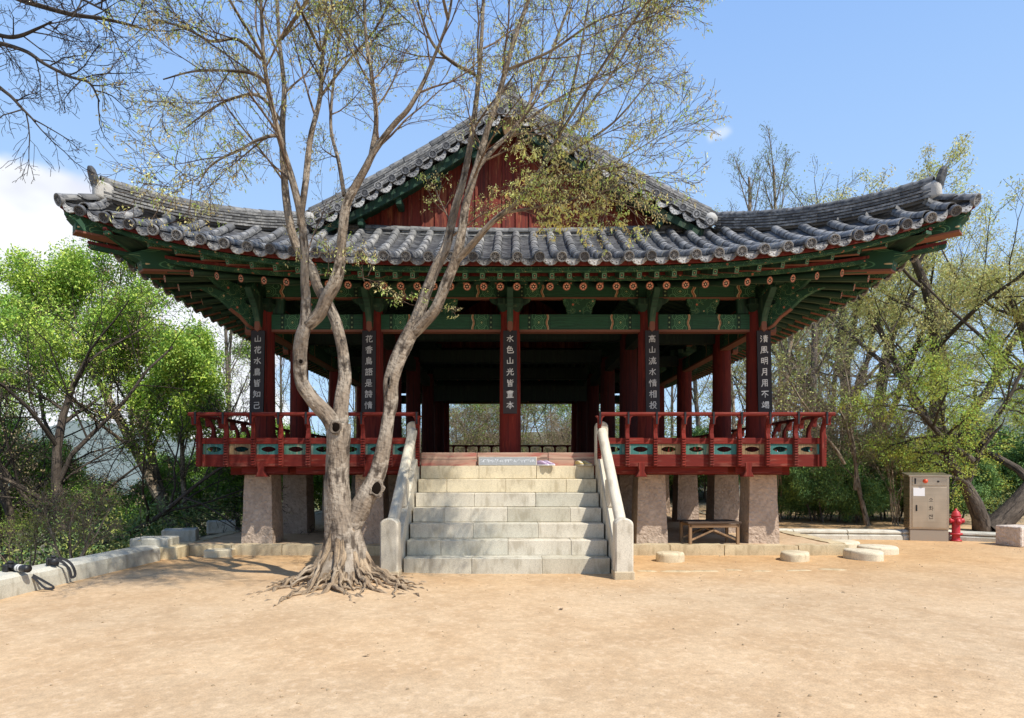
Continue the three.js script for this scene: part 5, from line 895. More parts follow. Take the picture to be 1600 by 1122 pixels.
function grow(o, p, dir, len, rad, lvl, r) {
  const n = o.seg?.[lvl] ?? [7, 5, 4, 3, 2][lvl], pts = [p.clone()], rs = [rad], d = dir.clone().normalize(), q = p.clone(), dirs = [d.clone()];
  for (let i = 1; i <= n; i++) {
    d.x += (r() - 0.5) * o.wander[lvl]; d.y += (r() - 0.5) * o.wander[lvl] + o.up[lvl]; d.z += (r() - 0.5) * o.wander[lvl]; d.normalize();
    q.addScaledVector(d, len / n); pts.push(q.clone()); dirs.push(d.clone()); rs.push(Math.max(o.min, rad * (1 - (i / n) * (1 - (o.taper?.[lvl] ?? 0.35)))));
  }
  (lvl === 0 ? o.trunk : o.wood).add(pts, rs, lvl === 0 ? 9 : lvl === 1 ? 6 : 3, lvl ? {} : { lump: o.lump });
  if (lvl < o.levels) {
    const k = Math.round(o.kids[lvl] * (0.8 + 0.4 * r())), st = o.start[lvl];
    let az = r() * 6.28;
    for (let i = 0; i < k; i++) {
      const t = Math.min(0.999, st + (1 - st) * (i + 0.2 + 0.7 * r()) / k), f = t * n, j = Math.floor(f), c = pts[j].clone().lerp(pts[j + 1], f - j); az += 2.4 + (r() - 0.5) * 0.9;
      const a = o.angle[lvl] * (0.75 + 0.5 * r()), e = dirs[j].clone().multiplyScalar(Math.cos(a)).addScaledVector(perp(dirs[j], az), Math.sin(a));
      grow(o, c, e, len * o.ratio[lvl] * (1.15 - 0.55 * t) * (0.75 + 0.5 * r()), Math.max(o.min, lerp(rs[j], rs[j + 1], f - j) * (o.thin?.[lvl] ?? 0.55)), lvl + 1, r);
    }
  }
  if (lvl >= o.leafFrom && (o.chance === undefined || r() < o.chance)) for (let i = 0; i < o.leaves; i++) { const t = 0.35 + 0.65 * (i + r()) / o.leaves, f = Math.min(t, 0.999) * n, j = Math.floor(f); o.tips.push(pts[j].clone().lerp(pts[j + 1], f - j).add(V(r() - 0.5, r() - 0.5, r() - 0.5).multiplyScalar(o.puff))); }
}
M.blackBark = tint(M.darkBark, 0.5, 0.47, 0.45);
const SPEC = {
  green: { bark: 'greyBark', thin: [0.45, 0.45, 0.5, 0.5], levels: 4, kids: [7, 6, 5, 4], start: [0.35, 0.25, 0.2, 0.1], angle: [0.55, 0.6, 0.7, 0.8], ratio: [0.62, 0.55, 0.5, 0.5], wander: [0.22, 0.3, 0.4, 0.5, 0.5], up: [0.06, 0.06, 0.04, 0, 0], leafFrom: 3, leaves: 2, puff: 0.25, min: 0.006, geo: leafCluster(16, 0.24, 0.085, 0.035, 1, 0.1), tones: [[1, 1, 1], [0.75, 0.9, 0.7], [1.2, 1.12, 0.9], [0.5, 0.68, 0.6]], mat: leafMat(0.47, 0.60, 0.13, 0.25) },
  oak: { bark: 'blackBark', thin: [0.42, 0.45, 0.5, 0.5], levels: 4, kids: [7, 5, 5, 3], start: [0.3, 0.25, 0.2, 0.2], angle: [0.85, 0.8, 0.75, 0.7], ratio: [0.7, 0.55, 0.5, 0.5], wander: [0.4, 0.6, 0.7, 0.7, 0.6], up: [0.05, 0.05, 0.05, 0.06, 0.06], leafFrom: 3, leaves: 2, puff: 0.15, min: 0.006, geo: leafCluster(9, 0.17, 0.095, 0.036, 2, 0.5), tones: [[1, 1, 1], [1.1, 1.0, 0.85], [0.85, 1.0, 0.8], [0.95, 0.82, 0.75], [1.1, 1.1, 1]], mat: leafMat(0.62, 0.61, 0.27, 0.25) },
  slender: { bark: 'strawBark', thin: [0.4, 0.5, 0.5], levels: 3, kids: [13, 5, 5], start: [0.3, 0.2, 0.1], angle: [0.6, 0.6, 0.7], ratio: [0.28, 0.5, 0.5], wander: [0.10, 0.3, 0.5, 0.5], up: [0.05, 0.08, 0.05, 0], leafFrom: 2, leaves: 1, puff: 0.15, min: 0.006, geo: leafCluster(6, 0.2, 0.07, 0.028, 3), tones: [[1, 1, 1], [1.1, 1, 0.8], [0.8, 0.95, 0.8]], mat: leafMat(0.48, 0.52, 0.21, 0.25) },
  bare: { bark: 'darkBark', levels: 4, kids: [7, 6, 5, 4], start: [0.25, 0.2, 0.15, 0.1], angle: [0.8, 0.75, 0.8, 0.8], ratio: [0.75, 0.6, 0.5, 0.5], wander: [0.35, 0.5, 0.6, 0.7, 0.7], up: [0.03, 0.03, 0.03, 0.03, 0], leafFrom: 4, leaves: 1, chance: 0.45, puff: 0.05, min: 0.005, geo: leafCluster(4, 0.09, 0.045, 0.02, 4), tones: [[1, 1, 1], [0.8, 0.9, 0.8], [1.2, 1.2, 0.9]], mat: leafMat(0.40, 0.31, 0.20, 0.25) },
  poplar: { bark: 'greyBark', levels: 3, kids: [22, 6, 4], start: [0.2, 0.15, 0.1], angle: [0.5, 0.5, 0.6], ratio: [0.22, 0.45, 0.5], wander: [0.05, 0.15, 0.3, 0.4], up: [0.05, 0.12, 0.1, 0], leafFrom: 2, leaves: 1, puff: 0.2, min: 0.012, geo: leafCluster(8, 0.28, 0.10, 0.04, 5), tones: [[1, 1, 1], [0.85, 0.95, 0.8]], mat: leafMat(0.36, 0.40, 0.17, 0.25) },
  maple: { bark: 'blackBark', levels: 4, kids: [6, 6, 5, 4], start: [0.35, 0.25, 0.2, 0.15], angle: [0.9, 0.7, 0.7, 0.7], ratio: [0.72, 0.58, 0.5, 0.5], wander: [0.35, 0.4, 0.45, 0.5, 0.5], up: [0.05, -0.03, -0.04, -0.02, 0], leafFrom: 3, leaves: 1, puff: 0.14, min: 0.005, geo: leafCluster(12, 0.15, 0.055, 0.024, 6), tones: [[1, 1, 1], [1.1, 0.98, 0.8], [0.8, 0.95, 0.75], [1.15, 0.9, 0.8]], mat: leafMat(0.43, 0.54, 0.12, 0.25) },
  evergreen: { bark: 'darkBark', levels: 3, kids: [7, 6, 5], start: [0.1, 0.15, 0.1], angle: [0.7, 0.7, 0.8], ratio: [0.6, 0.55, 0.5], wander: [0.3, 0.4, 0.5, 0.5], up: [0.1, 0.06, 0.04, 0], leafFrom: 2, leaves: 3, puff: 0.22, min: 0.006, geo: leafCluster(20, 0.22, 0.075, 0.032, 7), tones: [[1, 1, 1], [0.7, 0.8, 0.8], [1.4, 1.3, 1], [0.55, 0.7, 0.7]], mat: leafMat(0.25, 0.39, 0.13, 0.25) },
  thicket: { bark: 'strawBark', levels: 3, kids: [7, 6, 5], start: [0.15, 0.15, 0.1], angle: [0.6, 0.65, 0.8], ratio: [0.62, 0.55, 0.55], wander: [0.3, 0.45, 0.6, 0.6], up: [0.06, 0.04, 0.02, 0], leafFrom: 3, leaves: 1, chance: 0.12, puff: 0.1, min: 0.005, geo: leafCluster(8, 0.14, 0.05, 0.024, 8), tones: [[1, 1, 1], [0.8, 0.95, 0.7]], mat: leafMat(0.30, 0.36, 0.08, 0.25) },
};
function makeTree(kind, name, label, category, seed, stems, over = {}) {     // stems: [x, y, z, dx, dy, dz, length, radius]
  const S = { ...SPEC[kind], ...over }, r = rng(seed), o = { ...S, trunk: new Tubes(), wood: new Tubes(), tips: [], lump: (x, y, z) => 0.88 + 0.24 * f3(x * 3, y * 1.3, z * 3, 2, seed) };
  const g = thing(name, label, category);
  for (const [x, y, z, dx, dy, dz, L, R] of stems) grow(o, V(x, y, z), V(dx, dy, dz), L, R, 0, r);
  part(stems.length > 2 ? 'stems' : 'trunk', o.trunk.geo(), M[S.bark], g); part('branches', o.wood.geo(), S.twigBark ? M[S.twigBark] : M[S.bark], g);
  if (o.tips.length) crown('crown', S.geo, S.mat, o.tips, r, S.tones, g);
  g.userData.tips = o.tips.length; return g;
}
const spot = (o, px, d, turn = 0, s = 1, dy = 0) => { const x = (px - VX) * d / FOC; o.position.set(x, groundY(x, -d) - 0.05 + dy, -d); o.rotation.y = turn; o.scale.setScalar(s); return o; };
const copy = (o, name, label, px, d, turn, s, dy) => { const c = o.clone(); c.name = numbered(name); c.userData = { ...o.userData, label }; scene.add(c); return spot(c, px, d, turn, s, dy); };
const up = (L, R, lean = 0, leanz = 0) => [[0, 0, 0, lean, 1, leanz, L, R]];

// ------------------------------------------------------------------ the old tree in front of the pavilion
{
  const t = thing('old_tree', 'old smooth barked tree with spreading roots and young yellow leaves left of the stairs', 'tree');
  const limb = (s) => s.split(' ').map((q) => q.split(',').map(Number));
  // each point: place in the photograph's picture plane, real distance from the viewpoint, thickness; they carry real depth
  const trunkP = '533,945,8.88,150 534,915,8.9,112 536,890,8.9,82 537,862,8.9,64 535,826,8.9,53 530,790,8.9,42 527,760,8.9,38 527,708,8.9,36 528,680,8.88,37 528,662,8.88,36';
  const limbs = [
    '546,826,8.9,36 563,792,8.93,34 577,767,8.96,31 590,738,9,26 597,708,9.02,24 603,679,9.05,21 607,650,9.08,20 611,632,9.1,22 612,592,9.12,25 623,560,9.14,25 635,533,9.16,25 649,507,9.18,24 655,488,9.18,19 669,448,9.2,17 682,416,9.22,16 697,384,9.25,15 709,332,9.3,13 722,288,9.3,11 736,220,9.35,9 745,150,9.4,7.5 751,80,9.45,6.5 756,-20,9.5,5 758,-140,9.5,3',
    '645,520,9.16,20 661,505,9.1,18 679,485,9.05,18 698,440,9,17 712,405,8.95,16 722,360,8.9,14 728,320,8.88,12.5 744,264,8.85,11 760,208,8.8,9.5 776,160,8.75,8.5 804,60,8.7,7 835,-30,8.65,5 850,-140,8.6,3',
    '710,410,8.95,12 736,384,8.85,11 768,348,8.7,9.5 808,316,8.5,8 826,292,8.4,7 860,240,8.25,5.5 885,170,8.1,4.5 905,90,8,3.5 920,0,7.9,2.5',
    '722,360,8.9,9 742,272,9.1,8 768,236,9.2,7.5 812,192,9.4,6.5 832,150,9.5,5.5 866,70,9.7,4.5 900,-20,9.8,3',
    '526,672,8.86,28 510,648,8.82,26 487,622,8.75,24 472,596,8.7,22 469,560,8.66,22 472,528,8.64,22 478,505,8.62,19 478,467,8.6,14 476,435,8.6,13 476,396,8.58,13 469,334,8.55,12 458,287,8.5,11 446,246,8.45,10 436,212,8.4,9 424,160,8.35,7.5 412,90,8.3,6 408,10,8.2,5 400,-90,8.2,3',
    '480,508,8.62,20 498,491,8.6,20 510,465,8.58,20 524,440,8.56,20 531,412,8.54,17 535,365,8.5,15 541,320,8.47,14 556,290,8.44,13 572,262,8.4,12 584,238,8.36,10 602,212,8.3,9 620,190,8.25,8 637,172,8.2,7.5 660,132,8.15,6.5 678,90,8.1,5 700,30,8,4 712,-60,8,3',
    '531,668,8.9,27 533,640,8.94,24 535,618,8.98,23 539,592,9.02,21 537,560,9.06,18 532,528,9.1,17 524,500,9.14,17 513,476,9.18,16 496,448,9.2,15 487,421,9.22,14 470,398,9.24,14 457,368,9.26,13 448,318,9.28,12 444,271,9.3,10.5 441,200,9.35,9 444,140,9.4,7.5 436,60,9.5,6 430,-60,9.5,4',
    '468,352,8.55,9 473,318,8.55,10 478,280,8.6,10 485,216,8.7,8.5 500,152,8.8,7 505,80,8.9,6 518,10,9,5 530,-80,9,3',
    '580,244,8.38,9 588,190,8.5,7.5 581,120,8.6,6.5 572,60,8.7,5.5 568,-30,8.8,4', '538,306,8.47,7 529,252,8.55,6 517,200,8.7,5 522,120,8.8,4 535,30,8.9,3',
    '742,116,9.4,6 708,98,9.2,5.5 676,68,9,4.5 655,10,8.8,3.5 640,-60,8.7,2.5', '436,214,8.4,6 426,212,8.2,5.5 400,220,8,4.8 375,234,7.8,4.2 345,248,7.6,3.4 326,262,7.5,2.8 309,290,7.4,2',
    '416,130,8.3,6 398,116,8.1,5 344,110,7.8,4 300,112,7.6,3 255,124,7.4,2', '408,92,8.28,6 372,62,8,5 328,64,7.7,4 290,44,7.5,3.4 240,30,7.3,2.5', '440,190,9.35,6 405,150,9.5,5 370,152,9.7,4 330,170,9.9,3 290,200,10,2',
    '826,292,8.4,6 870,278,8.3,5 925,266,8.2,4 980,260,8.1,2.5', '790,332,8.6,5 850,322,8.4,4 905,308,8.2,3 955,296,8.1,2', '840,276,8.35,5 900,232,8.1,4 960,190,7.9,3.3 1020,120,7.8,2', '846,264,8.3,5 910,180,8.5,4 960,110,8.6,3.2 1000,40,8.7,2.2',
    '440,60,8.6,6 520,-60,7.6,5 600,-200,6.6,4 640,-300,5.8,2.5', '700,30,8,5 660,-120,7,4 560,-260,6,3', '500,80,8.9,5 420,-100,7.6,4 380,-280,6.4,3', '412,90,8.3,5 330,-60,7.4,4 300,-220,6.6,3', '850,250,8.2,5 950,90,7.4,4 1060,-60,6.8,3 1130,-150,6.4,2',
    '820,190,9.4,5 880,150,9.7,4 940,120,10,3 1000,90,10.2,2', '790,110,8.72,5 860,80,8.6,4 920,40,8.4,3 985,10,8.3,2', '500,152,8.8,5 540,100,8.9,4 590,40,9,3 620,-30,9,2',
  ].map(limb);
  const r = rng(2024), bump = (x, y, z, th, k) => 0.84 + 0.30 * f3(x * 5.5, y * 2.6, z * 5.5, 4, 71) + 0.045 * Math.sin(th * 3 + y * 2) + 0.03 * Math.sin(th * 6 - y * 1.4);
  const P = limb(trunkP), tr3 = new Tubes(), N = 60, cv = spline(P.map(([x, y, d]) => at(x, y, d)), N);
  const wAt = (Q, f) => { const q = f * (Q.length - 1), i = Math.min(Q.length - 2, Math.floor(q)); return lerp(Q[i][3] * Q[i][2], Q[i + 1][3] * Q[i + 1][2], q - i) / 2000; };
  const radii = cv.map((p) => { let b = 0; for (let i = 0; i < P.length - 1; i++) { const y0 = at(0, P[i][1], P[i][2]).y, y1 = at(0, P[i + 1][1], P[i + 1][2]).y; if (p.y >= y0 - 1e-6 && p.y <= y1 + 1e-6) b = lerp(P[i][3], P[i + 1][3], (p.y - y0) / (y1 - y0)) * 8.9 / 2000; } return b || P[P.length - 1][3] * 8.9 / 2000; });
  tr3.add(cv, radii, 28, { around: 1.8, lump: (x, y, z, th) => { const low = sstep(0.75, 0.05, y); return (0.85 + 0.30 * f3(x * 5, y * 2.2, z * 5, 4, 71) + 0.03 * Math.sin(th * 5 + y * 3)) * (1 + low * (0.16 * Math.sin(th * 5 + y * 1.5) + 0.10 * Math.sin(th * 9 + 2) + 0.25 * (f3(x * 5, y * 2, z * 5, 2, 72) - 0.5))); } });
  part('trunk', tr3.geo(true), M.bark, t);
  const twigs = new Tubes(), spots = [], clump = [];
  const tw = { levels: 2, kids: [9, 6], start: [0.18, 0.15], angle: [0.6, 0.65], ratio: [0.52, 0.5], wander: [0.35, 0.45, 0.5], up: [0.05, 0.03, 0.0], leafFrom: 2, leaves: 1, puff: 0.05, min: 0.0026, seg: [5, 4, 3], trunk: twigs, wood: twigs, tips: spots, thin: [0.5, 0.6], taper: [0.3, 0.35, 0.5] };
  limbs.forEach((Q, li) => {
    const pts = Q.map(([x, y, d]) => at(x, y, d)), n = Q.length * 5, c = new THREE.CatmullRomCurve3(pts, false, 'centripetal'), tb = new Tubes(), cp = [], cr = [];
    for (let i = 0; i <= n; i++) { cp.push(c.getPoint(i / n)); cr.push(wAt(Q, i / n)); }
    const thick = Q[0][3] > 9; tb.add(cp, cr, thick ? 18 : 8, { around: thick ? 0.9 : 0.45, lump: thick ? bump : (x, y, z) => 0.92 + 0.16 * f3(x * 9, y * 6, z * 9, 2, 71) });
    part(thick ? 'limb' : 'bough', tb.geo(true), M.bark, t);
    // side shoots on the upper reaches
    const over = li >= 19 && li <= 23, len = c.getLength(), first = thick ? 0.52 : over ? 0.4 : 0.22, cnt = Math.round(len * (1 - first) * (thick ? 3.6 : over ? 13 : 4.2)); let az = r() * 6;
    for (let i = 0; i < cnt; i++) {
      const f = first + (1 - first) * (i + r()) / cnt, q = c.getPoint(f); if ((q.y < 4.2 && li !== 16) || (q.y < 6.4 && li !== 15 && li !== 16 && li !== 11 && r() < 0.62)) continue;
      const d = c.getTangent(f); az += 2.3 + r(); const a = 0.5 + 0.45 * r(), e = d.multiplyScalar(Math.cos(a)).addScaledVector(perp(c.getTangent(f), az), Math.sin(a));
      const low = sstep(6.5, 5, q.y); e.y += 0.15 * (1 - low);
      grow(tw, q, e, (0.75 + 0.75 * r()) * (thick ? 1.15 : 0.9), Math.min(0.016, wAt(Q, f) * 0.5), 0, r);
    }
    if (li === 15 || li === 16) for (let i = 0; i < (li === 15 ? 13 : 12); i++) { const f = 0.08 + 0.9 * r(), q = c.getPoint(f), s0 = spots.length; grow({ ...tw, kids: [5, 4], wander: [0.6, 0.6, 0.6] }, q, V(r() - 0.5, (r() - 0.6) * 0.9, r() - 0.3), 0.35 + 0.45 * r(), 0.007, 0, r); for (const p of spots.slice(s0)) if (r() > 0.5) clump.push(p.clone().add(V(r() - 0.5, r() - 0.5, r() - 0.5).multiplyScalar(0.15))); }
    if (li === 16 || li === 15) clump.push(c.getPoint(0.5));
  });
  // a few shoots low on the limbs, as at the fork beside the eave
  for (const [x, y, d, n] of [[500, 425, 8.6, 3], [562, 432, 8.5, 3], [525, 408, 8.5, 3], [680, 478, 9.0, 2], [640, 470, 9.1, 2]]) for (let i = 0; i < n; i++) grow({ ...tw, kids: [3, 3], tips: spots }, at(x + (r() - 0.5) * 30, y + (r() - 0.5) * 20, d), V((r() - 0.5) * 1.6, 0.3 + (r() - 0.5), 0.4 * r()), 0.25 + 0.25 * r(), 0.005, 0, r);
  part('twigs', twigs.geo(), M.twig, t);
  const lg = leafCluster(5, 0.06, 0.040, 0.015, 12, 0.15), lm = leafMat(0.64, 0.65, 0.30, 0.25);
  crown('young_leaves', lg, lm, spots, r, [[1, 1, 1], [1.1, 1.1, 0.9], [1.0, 0.84, 0.95], [0.75, 1.0, 0.55], [1.1, 0.95, 0.95]], t);
  crown('leaf_clump', leafCluster(6, 0.07, 0.046, 0.018, 13, 0.2), lm, clump, r, [[1.1, 1.1, 1.0], [1.2, 1.1, 0.8], [0.8, 0.9, 0.65]], t);
  // knot holes with a rolled rim
  for (const [x, y, d, s, n] of [[525, 668, 8.70, 0.062, [-0.1, 0.05, 1]], [588, 762, 8.87, 0.085, [0.25, 0.3, 1]], [608, 596, 9.0, 0.05, [-0.9, 0.1, 0.5]], [470, 565, 8.58, 0.03, [0.2, 0, 1]]]) {
    const k = sub('knot', t), rim = new THREE.TorusGeometry(s * 1.05, s * 0.27, 8, 20), p = rim.attributes.position; for (let i = 0; i < p.count; i++) { const q = 1 + (f3(p.getX(i) * 18, p.getY(i) * 18, p.getZ(i) * 18 + x, 3, 66) - 0.5) * 0.9; p.setXYZ(i, p.getX(i) * q, p.getY(i) * 1.25 * q, p.getZ(i) * q * 0.7); } rim.computeVertexNormals();
    part('knot_rim', rim, M.bark, k); part('knot_hollow', new THREE.SphereGeometry(s * 0.95, 12, 8).scale(0.9, 1.2, 0.3), M.dark, k); k.position.copy(at(x, y, d)); k.lookAt(k.position.clone().add(V(...n)));
  }
  // roots
  const rootT = new Tubes(), c0 = at(535, 900, 8.9); c0.y = 0;
  const root = (a, L, R, h, depth, from) => {
    const pts = [], rs = [], n = 18; let ang = a, x = from ? from.x : c0.x + Math.cos(a) * 0.17, z = from ? from.z : c0.z + Math.sin(a) * 0.17;
    for (let i = 0; i <= n; i++) {
      const k = i / n, g = groundY(x, z); pts.push(V(x, from ? lerp(from.y, g - 0.015, k) + 0.015 * Math.sin(i * 1.3 + a) : g + h * Math.pow(1 - k, 3.0) + lerp(0.0, -0.03, k) + 0.026 * Math.sin(i * 1.9 + a * 5) * sstep(0.1, 0.4, k), z));
      rs.push(R * (1 - k * 0.82) * (0.85 + 0.3 * r())); if (i > 2) ang += (r() - 0.5) * 0.95; const st = L / n * (from ? 1 : lerp(0.45, 1.3, sstep(0, 0.5, k))); x += Math.cos(ang) * st; z += Math.sin(ang) * st;
      if (depth && (i === 6 || i === 9 || i === 12) && r() > 0.25) root(ang + (r() > 0.5 ? 0.75 : -0.75), L * 0.42, R * (1 - k * 0.6) * 0.62, 0, depth - 1, pts[i].clone());
    }
    rootT.add(pts, rs, 8, { around: 0.45, lump: (X, Y, Z) => 0.75 + 0.5 * f3(X * 14, Y * 14, Z * 14, 2, 67) });
  };
  for (let i = 0; i < 34; i++) { const a = i / 34 * 6.283 + (r() - 0.5) * 0.25, f = Math.sin(a) > -0.2 ? 1 : 0.6; root(a, (0.7 + 0.65 * r()) * f * (Math.cos(a) < -0.4 ? 1.15 : 1), 0.034 + 0.036 * r(), 0.38 + 0.3 * r(), 1); }
  root(0.35, 1.75, 0.05, 0.3, 1); root(0.12, 1.3, 0.045, 0.3, 1);
  part('roots', rootT.geo(true), M.root, t);
  part('root_stone', (() => { const g = new THREE.IcosahedronGeometry(0.075, 2); g.scale(1, 0.75, 0.9); return g; })(), tint(M.granite, 0.9, 0.75, 0.55), t).position.set(...at(462, 921, 8.75).toArray());
  console.log('old tree twigs', twigs.i.length / 3, 'leaf clusters', spots.length, clump.length);
}

// ------------------------------------------------------------------ bare tree whose branches reach in at the upper left
{
  const o = { ...SPEC.bare, trunk: new Tubes(), wood: new Tubes(), tips: [], min: 0.003, levels: 3, kids: [9, 6, 4], start: [0.2, 0.2, 0.1], ratio: [0.42, 0.5, 0.5], wander: [0.22, 0.45, 0.6, 0.6], up: [-0.01, 0.0, -0.02, -0.02], leafFrom: 3, leaves: 1 }, r = rng(88);
  const t = thing('bare_tree', 'dark bare branches of a tree reaching in over the upper left corner', 'tree'), base = V(-9.6, groundY(-9.6, -8.6) - 0.1, -8.6), tk = new Tubes();
  const p = spline([base, V(-9.5, 1.5, -8.6), V(-9.3, 4, -8.55), V(-9.0, 6.6, -8.5), V(-8.8, 9.5, -8.5)], 24); tk.add(p, p.map((q, i) => lerp(0.30, 0.12, i / 24)), 14, { around: 0.9, lump: (x, y, z) => 0.85 + 0.3 * f3(x * 4, y * 2, z * 4, 3, 3) });
  part('trunk', tk.geo(true), M.blackBark, t);
  for (const s of [['-40,-20,8.5,9', '45,4,8.4,8', '110,22,8.2,6.5', '165,30,8,5', '215,42,7.8,3.5'], ['-40,50,8.5,7', '20,58,8.4,6', '60,44,8.2,4', '80,34,8.1,2.5'], ['-40,66,8.5,8', '35,78,8.3,6', '70,100,8.1,5', '110,120,8,4.5', '140,130,7.9,3.5', '155,158,7.8,2.5'], ['-40,120,8.4,6', '10,145,8.2,5', '35,170,8,4', '55,190,7.9,2.5'], ['-40,-60,8.3,7', '40,-20,8,5', '120,-4,7.7,4', '170,20,7.5,2.5']]) {
    const Q = s.map((q) => q.split(',').map(Number)), pts = Q.map(([x, y, d]) => at(x, y, d)); pts.unshift(V(-9.1, pts[0].y - 0.5, -8.5)); Q.unshift([0, 0, 8.5, Q[0][3] * 1.3]);
    const c = new THREE.CatmullRomCurve3(pts, false, 'centripetal'), n = 30, cp = c.getPoints(n), tb = new Tubes(); tb.add(cp, cp.map((q, i) => { const f = i / n * (Q.length - 1), j = Math.min(Q.length - 2, Math.floor(f)); return lerp(Q[j][3], Q[j + 1][3], f - j) * 8.2 / 2000; }), 8, { around: 0.45 }); part('bough', tb.geo(true), M.blackBark, t);
    const k = Math.round(c.getLength() * 2.4); for (let i = 0; i < k; i++) { const f = 0.3 + 0.7 * (i + r()) / k, d = c.getTangent(f), a = 0.7 + 0.5 * r(); const e = d.clone().multiplyScalar(Math.cos(a)).addScaledVector(perp(d, r() * 6.28), Math.sin(a)); e.y -= 0.12; grow(o, c.getPoint(f), e, 0.35 + 0.55 * r(), 0.009, 1, r); }
  }
  part('twigs', o.wood.geo(), M.blackBark, t); crown('buds', leafCluster(2, 0.03, 0.02, 0.008, 14), leafMat(0.32, 0.2, 0.15, 0.25), o.tips, r, [[1, 1, 1]], t);
}

// ------------------------------------------------------------------ woods on the left
{
  const g1 = makeTree('green', 'green_tree', 'bright green leafy tree leaning left with two pale trunks beside the pavilion', 'tree', 11, [[0, 0, 0, -0.55, 1, 0.0, 6.3, 0.17], [-0.25, 0, 0.1, -0.28, 1, -0.1, 6.8, 0.15], [0.2, 0, -0.2, -0.38, 1, 0.1, 4.2, 0.09]], { kids: [9, 6, 6, 4], ratio: [0.5, 0.55, 0.5, 0.5] }); spot(g1, 284, 17, 0);
  copy(g1, 'green_tree', 'bright green tree crown at the left edge of the photo', 75, 20, 0.7, 0.95);
  const g2 = makeTree('green', 'green_tree', 'tall green tree whose top just shows above the left hip ridge', 'tree', 13, up(17.5, 0.3), { levels: 3, kids: [12, 7, 6], start: [0.72, 0.2, 0.1], ratio: [0.2, 0.5, 0.5], leafFrom: 2, leaves: 2, puff: 0.4, min: 0.012, geo: leafCluster(16, 0.4, 0.16, 0.07, 1, 0.1) }); spot(g2, 410, 46, 0);
  const b1 = makeTree('bare', 'dark_tree', 'dark crooked tree with reddish buds standing below the kerb at the left', 'tree', 21, [[0, 0, 0, -0.15, 1, 0, 5.2, 0.15], [0.1, 0.5, 0, 0.8, 0.5, 0.1, 4.0, 0.085], [-0.1, 0.6, 0, -0.7, 0.7, 0.1, 3.6, 0.07]], { kids: [9, 6, 5, 4], bark: 'blackBark' }); spot(b1, 112, 14.5, 0);
  copy(b1, 'dark_tree', 'dark twiggy tree at the very left edge above the yellow shrub', 10, 16, 2.4, 0.95);
  const m1 = makeTree('maple', 'shrub', 'yellow green shrub with pale bare twigs behind the two cameras on the kerb', 'shrub', 31, Array.from({ length: 7 }, (_, i) => [Math.cos(i) * 0.3, 0, Math.sin(i) * 0.3, Math.cos(i * 0.9) * 0.6, 1, Math.sin(i * 0.9) * 0.6, 1.7, 0.028]), { bark: 'strawBark', levels: 2, kids: [7, 5], up: [0.03, 0.02, 0], leafFrom: 2, leaves: 1 }); spot(m1, 34, 10.6, 0, 0.42, 0.12);
  const th = makeTree('thicket', 'bare_shrub', 'pale bare forked shrub just right of the yellow shrub behind the left kerb', 'shrub', 41, Array.from({ length: 6 }, (_, i) => [Math.cos(i) * 0.2, 0, Math.sin(i) * 0.2, Math.cos(i * 1.05) * 0.55, 1, Math.sin(i * 1.05) * 0.5, 1.7, 0.035])); spot(th, 112, 10.7, 0, 0.60, 0.12);
  const e1 = makeTree('evergreen', 'dark_green_shrub', 'tall dark green bush left of the pavilion pillars below the balustrade', 'shrub', 51, Array.from({ length: 5 }, (_, i) => [Math.cos(i * 1.3) * 0.4, 0, Math.sin(i * 1.3) * 0.4, Math.cos(i * 1.3) * 0.4, 1, Math.sin(i * 1.3) * 0.4, 2.6, 0.05]), { mat: leafMat(0.28, 0.44, 0.09, 0.25) }); spot(e1, 340, 20, 0, 0.85);
  copy(e1, 'dark_green_shrub', 'dark green bush below the dark crooked tree at the left', 215, 17.5, 1, 0.7); copy(e1, 'dark_green_shrub', 'green bush seen between the first and second left pillars', 440, 27, 3, 1.2); copy(e1, 'dark_green_shrub', 'green bush seen between the old tree and the second left pillar', 500, 30, 4, 1.1);
 
  const s1 = makeTree('slender', 'slender_tree', 'slender dark tree rising beside the left corner column', 'tree', 61, up(8.5, 0.10, -0.10), { bark: 'darkBark' }); spot(s1, 372, 21, 0);
  copy(s1, 'slender_tree', 'pale slender trunk seen left of the left corner column', 350, 26, 2.2, 1.1);
  copy(s1, 'slender_tree', 'grey slender trunk seen between the left corner column and the old tree', 447, 29, 1.0, 1.0); copy(s1, 'slender_tree', 'grey slender trunk seen through the fork of the old tree', 503, 32, 3.0, 1.05); copy(s1, 'slender_tree', 'grey slender trunk seen right of the middle limb of the old tree', 553, 34, 4.4, 1.1);
}
